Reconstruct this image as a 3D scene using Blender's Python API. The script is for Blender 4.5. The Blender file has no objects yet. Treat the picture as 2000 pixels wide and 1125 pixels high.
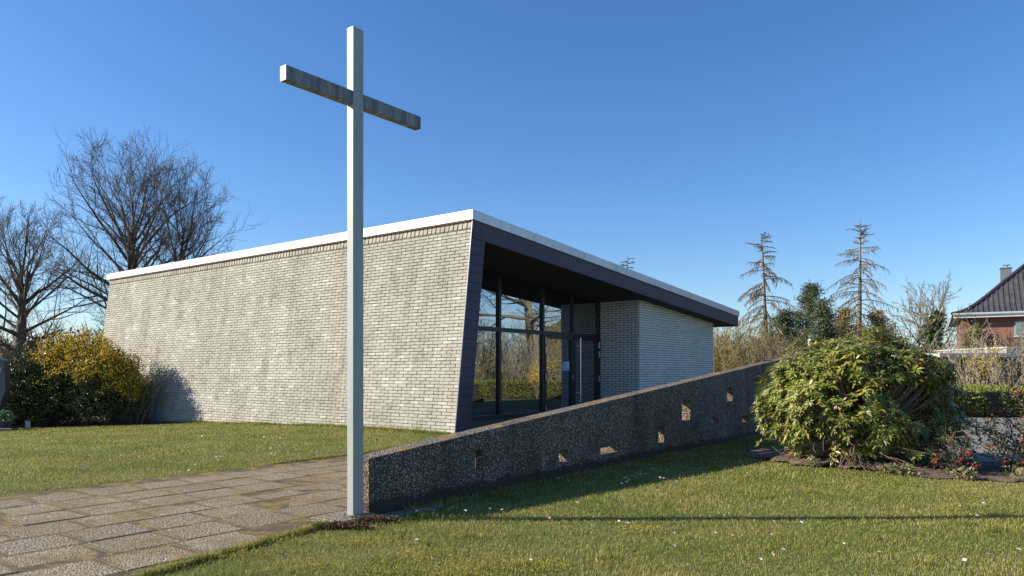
import bpy, math, random
import numpy as np
from mathutils import Vector, noise as mnoise

SC = bpy.context.scene
COL = SC.collection
rng = np.random.default_rng(7)
random.seed(7)

# ------------------------------------------------------------------ camera, sky, sun, exposure
EYE = 1.2
cam_d = bpy.data.cameras.new('camera')
cam = bpy.data.objects.new('camera', cam_d)
COL.objects.link(cam)
cam.location = (0, 0, EYE)
cam.rotation_euler = (math.radians(90), 0, 0)
cam_d.sensor_width = 36.0
cam_d.lens = 36.0 * 1430 / 2000
cam_d.shift_y = (725 - 562.5) / 2000
cam_d.clip_start = 0.05
cam_d.clip_end = 3000
SC.camera = cam

SUN_EL = 27.0
SUN_DIR = Vector((-math.cos(math.radians(SUN_EL)), -0.012, math.sin(math.radians(SUN_EL)))).normalized()
world = bpy.data.worlds.new('World')
SC.world = world
world.use_nodes = True
wn = world.node_tree.nodes
wl = world.node_tree.links
wn.clear()
sky = wn.new('ShaderNodeTexSky')
sky.sky_type = 'NISHITA'
sky.sun_disc = False
sky.sun_elevation = math.radians(SUN_EL)
sky.sun_rotation = math.radians(-90 - 0.8)      # the sun stands on the left (-X)
sky.altitude = 50
sky.air_density = 1.0
sky.dust_density = 0.5
sky.ozone_density = 3.2
hs = wn.new('ShaderNodeHueSaturation')
hs.inputs['Saturation'].default_value = 1.2
hs.inputs['Value'].default_value = 1.0
bg = wn.new('ShaderNodeBackground')
bg.inputs['Strength'].default_value = 0.103
wo = wn.new('ShaderNodeOutputWorld')
wl.new(sky.outputs[0], hs.inputs['Color'])
tint = wn.new('ShaderNodeMix'); tint.data_type = 'RGBA'; tint.blend_type = 'MULTIPLY'; tint.inputs[0].default_value = 1.0
tint.inputs[7].default_value = (0.89, 0.94, 1.07, 1)
wl.new(hs.outputs[0], tint.inputs[6]); wl.new(tint.outputs[2], bg.inputs['Color'])
wl.new(bg.outputs[0], wo.inputs['Surface'])

sun_d = bpy.data.lights.new('sun', 'SUN')
sun_d.energy = 5.0
sun_d.angle = math.radians(0.5)
sun_d.color = (1.0, 0.91, 0.76)
sun = bpy.data.objects.new('sun', sun_d)
COL.objects.link(sun)
sun.rotation_euler = SUN_DIR.to_track_quat('Z', 'Y').to_euler()

SC.view_settings.view_transform = 'Standard'
SC.view_settings.look = 'None'
SC.view_settings.gamma = 1
SC.view_settings.exposure = 0.70
SC.render.engine = 'CYCLES'
SC.cycles.max_bounces = 6
SC.cycles.transparent_max_bounces = 8

# ------------------------------------------------------------------ frame of the building
ang = math.atan2(1430, 1100)
RX, RY = math.cos(ang), math.sin(ang)       # R: along the entrance front, away to the right
LX, LY = -RY, RX                             # L: along the long brick wall, away to the left
def W(r, l, z=0.0):
    return (r * RX + l * LX, r * RY + l * LY, z)
def to_rl(x, y):
    return x * RX + y * RY, x * LX + y * LY

# ------------------------------------------------------------------ helpers
def tag(o, label=None, cat=None, group=None, kind=None):
    if label: o['label'] = label
    if cat: o['category'] = cat
    if group: o['group'] = group
    if kind: o['kind'] = kind
    return o

def empty(name, loc, label, cat, group=None):
    o = bpy.data.objects.new(name, None)
    COL.objects.link(o)
    o.location = loc
    o.empty_display_size = 0.3
    return tag(o, label, cat, group)

def link(name, me, mat=None, parent=None, smooth=False):
    o = bpy.data.objects.new(name, me)
    COL.objects.link(o)
    if mat:
        for m in (mat if isinstance(mat, (list, tuple)) else [mat]):
            me.materials.append(m)
    if parent:
        o.parent = parent
        q = parent
        while q:
            if q.get('label', '').startswith('red brick house'): return o      # built in the house's own frame
            q = q.parent
        # meshes are built in world coordinates: shift them into the parent's frame
        pl = Vector((0, 0, 0)); q = parent
        while q:
            pl += q.location; q = q.parent
        me.transform(__import__('mathutils').Matrix.Translation(-pl))
    if smooth:
        me.polygons.foreach_set('use_smooth', np.ones(len(me.polygons), bool))
    return o

def rebase(o, loc):
    "put a top-level mesh's origin at its base"
    o.data.transform(__import__('mathutils').Matrix.Translation(-Vector(loc)))
    o.location = loc
    return o

def npmesh(name, V, F, mats=None):
    "V (n,3); F (m,k) constant k"
    V = np.ascontiguousarray(V, np.float32); F = np.ascontiguousarray(F, np.int32)
    me = bpy.data.meshes.new(name)
    me.vertices.add(len(V)); me.vertices.foreach_set('co', V.ravel())
    k = F.shape[1]
    me.loops.add(F.size); me.loops.foreach_set('vertex_index', F.ravel())
    me.polygons.add(len(F))
    me.polygons.foreach_set('loop_start', np.arange(0, F.size, k, dtype=np.int32))
    me.polygons.foreach_set('loop_total', np.full(len(F), k, np.int32))
    if mats is not None:
        me.polygons.foreach_set('material_index', np.ascontiguousarray(mats, np.int32))
    me.polygons.foreach_set('use_smooth', np.zeros(len(F), bool))
    me.update(calc_edges=True)
    return me

class MB:
    def __init__(s): s.v = []; s.f = []
    def hexa(s, c):
        b = len(s.v); s.v += [tuple(p) for p in c]
        s.f += [tuple(b + i for i in q) for q in ((0, 3, 2, 1), (4, 5, 6, 7), (0, 1, 5, 4), (1, 2, 6, 5), (2, 3, 7, 6), (3, 0, 4, 7))]
        return s
    def box(s, x0, x1, y0, y1, z0, z1):
        return s.hexa([(x0, y0, z0), (x1, y0, z0), (x1, y1, z0), (x0, y1, z0), (x0, y0, z1), (x1, y0, z1), (x1, y1, z1), (x0, y1, z1)])
    def rl(s, r0, r1, l0, l1, z0, z1):
        return s.hexa([W(r0, l0, z0), W(r1, l0, z0), W(r1, l1, z0), W(r0, l1, z0), W(r0, l0, z1), W(r1, l0, z1), W(r1, l1, z1), W(r0, l1, z1)])
    def prism(s, sec, l0, l1):
        "sec: (r,z) polygon, extruded along l"
        b = len(s.v); n = len(sec)
        s.v += [W(r, l0, z) for r, z in sec] + [W(r, l1, z) for r, z in sec]
        s.f += [tuple(b + i for i in range(n)), tuple(b + n + i for i in reversed(range(n)))]
        s.f += [(b + i, b + n + i, b + n + (i + 1) % n, b + (i + 1) % n) for i in range(n)]
        return s
    def cyl(s, p0, p1, r0, r1=None, k=12):
        r1 = r0 if r1 is None else r1
        p0 = Vector(p0); p1 = Vector(p1); d = (p1 - p0).normalized()
        a = d.orthogonal().normalized(); c = d.cross(a)
        b = len(s.v)
        for p, r in ((p0, r0), (p1, r1)):
            for i in range(k):
                t = 2 * math.pi * i / k
                s.v.append(tuple(p + (a * math.cos(t) + c * math.sin(t)) * r))
        s.f += [(b + i, b + (i + 1) % k, b + k + (i + 1) % k, b + k + i) for i in range(k)]
        s.f += [tuple(b + i for i in reversed(range(k))), tuple(b + k + i for i in range(k))]
        return s
    def poly(s, pts):
        b = len(s.v); s.v += [tuple(p) for p in pts]; s.f.append(tuple(range(b, b + len(pts)))); return s
    def build(s, name, mat, parent=None, bevel=0.0, smooth=False):
        import bmesh
        me = bpy.data.meshes.new(name); me.from_pydata(s.v, [], s.f)
        bm = bmesh.new(); bm.from_mesh(me)
        bmesh.ops.recalc_face_normals(bm, faces=bm.faces)
        if bevel:
            bmesh.ops.bevel(bm, geom=list(bm.edges), offset=bevel, segments=1, affect='EDGES', profile=0.5)
        bm.to_mesh(me); bm.free()
        return link(name, me, mat, parent, smooth)

# ------------------------------------------------------------------ materials
class NT:
    def __init__(s, name, rough=0.7, metallic=0.0, spec=None):
        s.m = bpy.data.materials.new(name); s.m.use_nodes = True
        s.n = s.m.node_tree.nodes; s.l = s.m.node_tree.links
        s.b = s.n['Principled BSDF']
        s.b.inputs['Roughness'].default_value = rough
        s.b.inputs['Metallic'].default_value = metallic
        if spec is not None: s.b.inputs['Specular IOR Level'].default_value = spec
    def new(s, t, **kw):
        n = s.n.new(t)
        for k, v in kw.items():
            setattr(n, k, v)
        return n
    def coord(s, kind='Object', scale=(1, 1, 1)):
        tc = s.new('ShaderNodeTexCoord'); mp = s.new('ShaderNodeMapping')
        mp.inputs['Scale'].default_value = scale
        s.l.new(tc.outputs[kind], mp.inputs['Vector'])
        return mp.outputs[0]
    def noise(s, vec, scale, detail=4, rough=0.6):
        n = s.new('ShaderNodeTexNoise')
        n.inputs['Scale'].default_value = scale; n.inputs['Detail'].default_value = detail; n.inputs['Roughness'].default_value = rough
        if vec is not None: s.l.new(vec, n.inputs['Vector'])
        return n.outputs['Fac']
    def voro(s, vec, scale, feat='F1', out='Distance'):
        n = s.new('ShaderNodeTexVoronoi'); n.feature = feat
        n.inputs['Scale'].default_value = scale
        s.l.new(vec, n.inputs['Vector'])
        return n.outputs[out]
    def ramp(s, fac, stops, interp='LINEAR'):
        n = s.new('ShaderNodeValToRGB'); n.color_ramp.interpolation = interp
        el = n.color_ramp.elements
        while len(el) < len(stops): el.new(0.5)
        for e, (p, c) in zip(el, stops):
            e.position = p; e.color = (c if isinstance(c, (tuple, list)) else (c, c, c))[:3] + (1,) if isinstance(c, (tuple, list)) else (c, c, c, 1)
        s.l.new(fac, n.inputs[0]); return n.outputs[0]
    def mix(s, fac, a, b, mode='MIX'):
        n = s.new('ShaderNodeMix', data_type='RGBA', blend_type=mode)
        for sock, v in ((n.inputs[0], fac), (n.inputs[6], a), (n.inputs[7], b)):
            if hasattr(v, 'is_linked') or isinstance(v, bpy.types.NodeSocket): s.l.new(v, sock)
            elif isinstance(v, (tuple, list)): sock.default_value = tuple(v[:3]) + (1,)
            else: sock.default_value = v
        return n.outputs[2]
    def math(s, op, a, b=0.0):
        n = s.new('ShaderNodeMath', operation=op)
        for sock, v in ((n.inputs[0], a), (n.inputs[1], b)):
            if isinstance(v, bpy.types.NodeSocket): s.l.new(v, sock)
            else: sock.default_value = v
        return n.outputs[0]
    def island(s):
        return s.new('ShaderNodeNewGeometry').outputs['Random Per Island']
    def col(s, c):
        if isinstance(c, bpy.types.NodeSocket): s.l.new(c, s.b.inputs['Base Color'])
        else: s.b.inputs['Base Color'].default_value = tuple(c) + (1,)
        return s
    def rough(s, c): s.l.new(c, s.b.inputs['Roughness']); return s
    def bump(s, h, strength=0.5, dist=0.01):
        n = s.new('ShaderNodeBump'); n.inputs['Strength'].default_value = strength; n.inputs['Distance'].default_value = dist
        s.l.new(h, n.inputs['Height']); s.l.new(n.outputs[0], s.b.inputs['Normal']); return s

def m_bricks(name, dark, mid, light, stain, stain_amt=0.6, rough=0.85):
    t = NT(name, rough)
    c = t.coord()
    base = t.ramp(t.island(), [(0, dark), (0.16, mid), (0.80, mid), (0.97, light)])
    base = t.mix(0.5, base, t.ramp(t.island(), [(0, tuple(x * .88 for x in mid)), (1, tuple(min(1, x * 1.12) for x in mid))]))
    streak = t.noise(t.coord('Object', (1.5, 1.5, 0.7)), 1.0, 6, 0.75)
    grime = t.math('ADD', t.math('MULTIPLY', t.noise(c, 5.5, 6, 0.8), .8), t.math('MULTIPLY', t.island(), .2))
    k = t.math('MULTIPLY', t.ramp(streak, [(0.42, 0.0), (0.60, 1.0)]), t.ramp(grime, [(0.36, 0.05), (0.62, 1.0)]))
    base = t.mix(t.math('MULTIPLY', k, stain_amt), base, stain)
    speck = t.noise(c, 26, 3, 0.7)
    base = t.mix(t.ramp(speck, [(0.58, 0.0), (0.70, 0.6)]), base, stain)
    blot = t.noise(c, 7.5, 5, .75)
    base = t.mix(t.ramp(blot, [(0.60, 0.0), (0.68, 0.6)]), base, stain)
    fine = t.noise(c, 90, 3)
    base = t.mix(0.35, base, t.ramp(fine, [(0.3, 0.62), (0.7, 1.25)]), 'MULTIPLY')
    t.col(base).bump(fine, 0.35, 0.004)
    return t.m

def m_simple(name, c0, c1, scale=8, rough=0.7, bump=0.2, metallic=0.0, dist=0.005, spec=None, vec=(1, 1, 1), detail=5):
    t = NT(name, rough, metallic, spec)
    v = t.coord('Object', vec)
    n = t.noise(v, scale, detail)
    t.col(t.ramp(n, [(0.3, c0), (0.7, c1)]))
    if bump: t.bump(n, bump, dist)
    return t.m

def m_leaf(name, cols, rough=0.45, trans=0.0, spec=None):
    t = NT(name, rough, 0, spec)
    n = len(cols)
    t.col(t.ramp(t.island(), [(i / max(1, n - 1), c) for i, c in enumerate(cols)]))
    if trans:
        tr = t.new('ShaderNodeBsdfTranslucent'); mx = t.new('ShaderNodeMixShader'); mx.inputs[0].default_value = trans
        src = t.b.inputs['Base Color'].links[0].from_socket
        t.l.new(src, tr.inputs[0]); t.l.new(t.b.outputs[0], mx.inputs[1]); t.l.new(tr.outputs[0], mx.inputs[2])
        t.l.new(mx.outputs[0], t.n['Material Output'].inputs[0])
    return t.m

M = {}
M['clad_brick'] = m_bricks('pale_clad_brick', (.28, .26, .21), (.39, .37, .31), (.60, .58, .51), (.13, .115, .075), 0.72)
M['wing_brick'] = m_bricks('pale_wing_brick', (.64, .62, .56), (.78, .76, .69), (.82, .80, .75), (.40, .38, .32), 0.3)
M['mortar_dark'] = m_simple('dark_joint', (.09, .08, .065), (.17, .155, .125), 30)
t = NT('mortar_grey', 0.9); t.col(t.ramp(t.noise(t.coord(), 60), [(.3, (.025, .025, .03)), (.7, (.05, .05, .055))])); M['mortar_grey'] = t.m
t = NT('slate_cladding', 0.55)
nz = t.noise(t.coord('Object', (1, 1, .6)), 5, 6)
t.col(t.ramp(nz, [(.3, (.032, .027, .044)), (.7, (.052, .045, .068))])); t.bump(t.noise(t.coord(), 40), .2, .002); M['slate'] = t.m
M['zinc'] = None
t = NT('pale_metal_trim', 0.33, 0.45)
nz = t.noise(t.coord('Object', (1, 1, .3)), 3, 5)
t.col(t.ramp(nz, [(.3, (.50, .50, .50)), (.7, (.64, .64, .63))])); t.b.inputs['Roughness'].default_value = .38; M['zinc'] = t.m
t = NT('soffit_boards', 0.8)
t.col(t.ramp(t.noise(t.coord('Object', (1, 8, 1)), 3), [(.3, (.028, .020, .018)), (.7, (.045, .032, .028))])); M['soffit'] = t.m
M['frame'] = m_simple('dark_frame', (.016, .017, .020), (.022, .024, .028), 5, 0.4, 0)
M['steel'] = m_simple('brushed_steel', (.55, .55, .55), (.68, .68, .68), 40, 0.3, 0, 1.0)
t = NT('mirror_tinted_glass', 0.02)
gl = t.new('ShaderNodeBsdfGlossy'); gl.inputs['Roughness'].default_value = 0.0; gl.inputs['Color'].default_value = (.80, .84, .90, 1)
df = t.new('ShaderNodeBsdfDiffuse'); df.inputs['Color'].default_value = (.008, .010, .012, 1)
lw = t.new('ShaderNodeFresnel'); lw.inputs[0].default_value = 2.6
mx = t.new('ShaderNodeMixShader')
t.l.new(t.math('MINIMUM', t.math('MULTIPLY', lw.outputs[0], 2.1), 0.88), mx.inputs[0])
t.l.new(df.outputs[0], mx.inputs[1]); t.l.new(gl.outputs[0], mx.inputs[2]); t.l.new(mx.outputs[0], t.n['Material Output'].inputs[0])
wv = t.noise(t.coord('Object'), 0.6, 1); bp = t.new('ShaderNodeBump'); bp.inputs['Strength'].default_value = .04; bp.inputs['Distance'].default_value = .05
t.l.new(wv, bp.inputs['Height']); t.l.new(bp.outputs[0], gl.inputs['Normal']); M['glass'] = t.m

# exposed aggregate (pebble) concrete
def m_pebble(name, stops, base, scale, moss=None, rough=0.85, dark=0.0):
    t = NT(name, rough)
    c = t.coord()
    w = t.noise(c, 9, 3)
    cell = t.voro(c, scale, 'F1', 'Color'); d = t.voro(c, scale, 'F1', 'Distance')
    sep = t.new('ShaderNodeSeparateColor'); t.l.new(cell, sep.inputs[0])
    peb = t.ramp(sep.outputs[0], stops)
    mask = t.ramp(d, [(0.34, 1.0), (0.52, 0.0)])
    colr = t.mix(mask, base, peb)
    if moss:
        mm = t.ramp(t.noise(c, 2.3, 6, .7), [(.52, 0.0), (.66, 0.85)])
        colr = t.mix(mm, colr, moss)
    t.col(colr).bump(t.math('SUBTRACT', 1.0, d), 1.0, 0.012)
    return t.m
t = NT('exposed_pebble_concrete', .85)
c = t.coord()
cell = t.voro(c, 66, 'F1', 'Color'); d = t.voro(c, 66, 'F1', 'Distance')
sep = t.new('ShaderNodeSeparateColor'); t.l.new(cell, sep.inputs[0])
peb = t.ramp(sep.outputs[0], [(0, (.07, .06, .045)), (.4, (.30, .25, .19)), (.75, (.56, .48, .37)), (1, (.85, .78, .66))])
colr = t.mix(t.ramp(d, [(0.30, 1.0), (0.50, 0.0)]), (.085, .065, .045), peb)
st_ = t.noise(t.coord('Object', (1.4, 1.4, .22)), 1.5, 6, .7)
colr = t.mix(t.ramp(st_, [(.35, 1.0), (.55, 0.0)]), colr, t.mix(1.0, colr, (.45, .42, .42), 'MULTIPLY'))
zz_ = t.new('ShaderNodeSeparateXYZ'); t.l.new(c, zz_.inputs[0])
gr_ = t.math('ADD', zz_.outputs[2], t.math('MULTIPLY', t.noise(c, 5, 5, .7), -.22))
colr = t.mix(t.ramp(gr_, [(.0, .85), (.03, .0)]), colr, (.035, .022, .018))
mo_ = t.ramp(t.noise(c, 2.6, 6, .75), [(.56, 0.0), (.66, .75)])
colr = t.mix(mo_, colr, (.05, .042, .025))
geo = t.new('ShaderNodeNewGeometry'); sz = t.new('ShaderNodeSeparateXYZ'); t.l.new(geo.outputs['Normal'], sz.inputs[0])
lich = t.math('MULTIPLY', t.ramp(sz.outputs[2], [(.6, 0.0), (.8, 1.0)]), t.ramp(t.noise(c, 3.2, 6, .75), [(.50, 0.0), (.60, .85)]))
colr = t.mix(lich, colr, t.ramp(t.noise(c, 9, 4), [(.4, (.20, .09, .025)), (.6, (.34, .22, .06))]))
t.col(colr).bump(t.math('SUBTRACT', 1.0, d), 1.0, .010)
M['pebble_wall'] = t.m
M['pebble_slab'] = m_pebble('exposed_pebble_slab', [(0, (.17, .14, .11)), (.5, (.34, .30, .25)), (1, (.60, .55, .48))], (.17, .14, .10), 75, (.20, .15, .07))
t = NT('path_joint', .95)
n1 = t.noise(t.coord(), 5, 6, .7)
t.col(t.ramp(n1, [(.3, (.03, .025, .015)), (.48, (.10, .07, .03)), (.60, (.26, .16, .035)), (.75, (.16, .15, .03))])).bump(t.noise(t.coord(), 80), .6, .01); M['joint'] = t.m

# lawn soil under the blades
t = NT('lawn_ground', .95)
n1 = t.noise(t.coord(), 1.2, 6, .65); n2 = t.noise(t.coord(), 30, 4, .7)
g = t.ramp(n1, [(.3, (.085, .105, .022)), (.5, (.115, .13, .03)), (.7, (.16, .15, .05))])
g = t.mix(.6, g, t.ramp(n2, [(.3, .5), (.7, 1.35)]), 'MULTIPLY')
t.col(g).bump(n2, .8, .02); M['lawn'] = t.m
def m_blades():
    t = NT('grass_blades', .55)
    c = t.coord()
    isl = t.island()
    a = t.ramp(isl, [(0, (.15, .175, .022)), (.35, (.25, .255, .038)), (.60, (.38, .345, .075)), (.80, (.52, .44, .16)), (1, (.64, .54, .28))])
    b = t.ramp(isl, [(0, (.09, .15, .016)), (.5, (.18, .235, .028)), (.8, (.32, .315, .06)), (1, (.50, .43, .16))])
    k = t.ramp(t.noise(c, .9, 5, .7), [(.42, 0.0), (.62, 1.0)])
    ab = t.mix(k, a, b)
    k2 = t.ramp(t.noise(c, 1.7, 5, .7), [(.60, 0.0), (.70, .8)])
    ab = t.mix(k2, ab, t.ramp(isl, [(0, (.34, .28, .035)), (.6, (.46, .38, .05)), (1, (.58, .48, .16))]))
    t.col(ab)
    t.b.inputs['Specular IOR Level'].default_value = .3
    tr = t.new('ShaderNodeBsdfTranslucent'); mx = t.new('ShaderNodeMixShader'); mx.inputs[0].default_value = .36
    t.l.new(t.b.inputs['Base Color'].links[0].from_socket, tr.inputs[0]); t.l.new(t.b.outputs[0], mx.inputs[1]); t.l.new(tr.outputs[0], mx.inputs[2])
    t.l.new(mx.outputs[0], t.n['Material Output'].inputs[0])
    return t.m
M['blades'] = m_blades()
t = NT('asphalt', .9)
t.col(t.mix(.5, t.ramp(t.noise(t.coord(), 1.1, 5), [(.3, (.17, .16, .14)), (.7, (.25, .235, .205))]), t.ramp(t.noise(t.coord(), 120, 3), [(.3, .6), (.7, 1.3)]), 'MULTIPLY')).bump(t.noise(t.coord(), 160), .4, .006); M['asphalt'] = t.m
t = NT('bed_soil', .95)
t.col(t.ramp(t.noise(t.coord(), 14, 6, .7), [(.3, (.055, .038, .026)), (.5, (.15, .105, .07)), (.62, (.26, .19, .13)), (.75, (.10, .10, .03))])).bump(t.noise(t.coord(), 35, 5), 1, .03); M['soil'] = t.m
M['cross_paint'] = None
t = NT('grey_painted_steel', .42)
n1 = t.noise(t.coord('Object', (14, 14, 1.1)), 1.2, 6, .7); n2 = t.noise(t.coord(), 26, 4, .7)
cc = t.ramp(n1, [(.30, (.28, .30, .285)), (.6, (.36, .37, .35))])
cc = t.mix(t.ramp(n2, [(.66, 0.0), (.76, .7)]), cc, (.12, .09, .06))
t.col(cc).bump(n2, .12, .002); M['cross_paint'] = t.m
t = NT('weathered_crossbeam', .6)
n1 = t.noise(t.coord('Object', (9, 9, .9)), 1.6, 6, .75); n2 = t.noise(t.coord(), 22, 5, .75)
cc = t.ramp(n1, [(.35, (.085, .085, .092)), (.5, (.18, .185, .185)), (.68, (.36, .37, .355))])
cc = t.mix(t.ramp(n2, [(.6, 0.0), (.72, .6)]), cc, (.07, .055, .05))
t.col(cc).bump(n2, .2, .002); M['cross_worn'] = t.m
M['bark'] = m_simple('grey_brown_bark', (.055, .042, .034), (.13, .105, .085), 9, .9, .6, dist=.03)
M['bark_olive'] = m_simple('olive_bark', (.13, .12, .07), (.26, .235, .15), 7, .9, .6, dist=.03)
M['twig'] = m_simple('red_brown_twig', (.095, .066, .052), (.15, .105, .080), 2, .8, 0)
M['dead_wood'] = m_simple('dead_conifer_wood', (.13, .10, .065), (.24, .19, .125), 5, .85, .3)
M['dead_twig'] = m_simple('dead_conifer_twig', (.11, .085, .055), (.18, .145, .09), 2, .9, 0)
M['stem'] = m_simple('pale_shrub_stem', (.16, .125, .085), (.34, .28, .19), 6, .85, 0)
M['pale_stem'] = m_simple('pale_hazel_stem', (.17, .14, .095), (.36, .30, .21), 6, .85, 0)
M['stem_olive'] = m_simple('olive_shrub_stem', (.20, .16, .07), (.38, .31, .13), 3, .85, 0)
M['rhodo_leaf'] = m_leaf('rhododendron_leaf', [(.05, .09, .017), (.11, .16, .024), (.20, .235, .038), (.34, .34, .07), (.28, .19, .06)], .36, .12)
M['rhodo_stem'] = m_simple('rhododendron_stem', (.14, .09, .065), (.27, .19, .14), 12, .8, .2)
M['bud'] = m_leaf('rhododendron_bud', [(.30, .10, .05), (.42, .20, .08), (.30, .28, .08)], .5)
M['green_leaf'] = m_leaf('glossy_green_leaf', [(.020, .042, .012), (.045, .075, .018), (.085, .105, .025), (.15, .145, .045)], .34, .08)
M['dark_leaf'] = m_leaf('dark_evergreen_leaf', [(.012, .026, .012), (.022, .045, .018), (.040, .065, .025)], .4, .08)
M['yellow_bloom'] = m_leaf('yellow_blossom', [(.80, .48, .02), (.90, .58, .03), (.75, .55, .05), (.45, .32, .02)], .6, .2)
M['hedge_leaf'] = m_leaf('hedge_leaf', [(.08, .12, .015), (.16, .21, .028), (.25, .28, .045), (.34, .32, .09)], .45, .2)
M['needle'] = m_leaf('spruce_needle', [(.03, .055, .025), (.055, .085, .035), (.09, .12, .05), (.15, .14, .07)], .6, .05)
M['brown_leaf'] = m_leaf('withered_needle', [(.17, .125, .05), (.30, .22, .09), (.40, .30, .13)], .8, .15)
M['quince_leaf'] = m_leaf('quince_leaf', [(.03, .055, .02), (.06, .09, .03), (.10, .13, .05), (.12, .05, .03)], .4, .1)
M['quince_bloom'] = m_leaf('red_quince_blossom', [(.60, .045, .03), (.75, .10, .06), (.55, .03, .03)], .55, .2)
M['ivy'] = m_leaf('ivy_leaf', [(.020, .045, .012), (.045, .085, .020), (.08, .12, .03)], .4, .05)
M['granite'] = m_simple('dark_granite', (.035, .037, .048), (.075, .078, .095), 60, .35, .05)
M['red_brick'] = None

# ------------------------------------------------------------------ tubes, leaves
def tubes(paths, name='t'):
    "paths: list of (pts (n,3), radii (n), sides). returns mesh"
    groups = {}
    for p, r, k in paths:
        groups.setdefault((len(p), k), []).append((p, r))
    VV = []; FF = []; base = 0
    for (n, k), lst in groups.items():
        P = np.array([a for a, b in lst], float); Rr = np.array([b for a, b in lst], float)
        m = len(P)
        T = np.gradient(P, axis=1); T /= np.linalg.norm(T, axis=2, keepdims=True) + 1e-9
        ref = np.where(np.abs(T[..., 2:3]) < .9, np.array([0, 0, 1.]), np.array([1., 0, 0]))
        A = np.cross(T, ref); A /= np.linalg.norm(A, axis=2, keepdims=True) + 1e-9
        # keep one reference per path so that rings do not twist
        A0 = A[:, :1]; A = A0 - (A0 * T).sum(2, keepdims=True) * T
        A /= np.linalg.norm(A, axis=2, keepdims=True) + 1e-9
        B = np.cross(T, A)
        th = np.arange(k) * 2 * np.pi / k
        V = P[:, :, None] + Rr[:, :, None, None] * (A[:, :, None] * np.cos(th)[:, None] + B[:, :, None] * np.sin(th)[:, None])
        VV.append(V.reshape(-1, 3))
        i = np.arange(m)[:, None, None] * n * k + np.arange(n - 1)[None, :, None] * k
        j = np.arange(k)[None, None]; j2 = (j + 1) % k
        F = np.stack([i + j, i + j2, i + k + j2, i + k + j], -1).reshape(-1, 4) + base
        FF.append(F); base += m * n * k
    return npmesh(name, np.concatenate(VV), np.concatenate(FF))

def unit(v): return v / (np.linalg.norm(v, axis=-1, keepdims=True) + 1e-9)
def leaves(pos, d, nrm, ln, wd, fold=0.25, droop=0.0, name='l'):
    "folded lance leaves; pos,d,nrm (N,3), ln,wd (N,)"
    pos = np.asarray(pos, float); d = unit(np.asarray(d, float)); nrm = np.asarray(nrm, float)
    s = unit(np.cross(d, nrm)); u = np.cross(s, d)
    ln = np.asarray(ln)[:, None]; wd = np.asarray(wd)[:, None]
    b = pos; m = pos + d * ln * .5 - u * wd * fold
    dz = np.zeros_like(pos); dz[:, 2] = -droop
    tip = pos + d * ln + dz * ln
    l = pos + d * ln * .48 + s * wd * .5 + dz * ln * .15; r = pos + d * ln * .48 - s * wd * .5 + dz * ln * .15
    V = np.stack([b, l, tip, r, m], 1).reshape(-1, 3)
    i = np.arange(len(pos))[:, None] * 5
    F = np.concatenate([i + np.array(q) for q in ([0, 3, 4], [3, 2, 4], [4, 2, 1], [0, 4, 1])], 0)
    return npmesh(name, V, F)

def rdirs(n, up=0.0, g=rng):
    v = g.normal(size=(n, 3)); v[:, 2] += up; return unit(v)

def curve_path(p, d, length, n, bend, wob, g):
    "a polyline from p along d; bend = vector added per step, wob = random wobble"
    pts = [np.array(p, float)]; d = np.array(d, float); d /= np.linalg.norm(d)
    st = length / (n - 1)
    for i in range(n - 1):
        d = d + np.array(bend) / (n - 1) + g.normal(size=3) * wob
        d /= np.linalg.norm(d)
        pts.append(pts[-1] + d * st)
    return np.array(pts), d

def perp(d, g, a):
    "direction at angle a from d, random azimuth"
    r = g.normal(size=3); r -= r.dot(d) * d; r /= np.linalg.norm(r) + 1e-9
    return d * math.cos(a) + r * math.sin(a)

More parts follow.
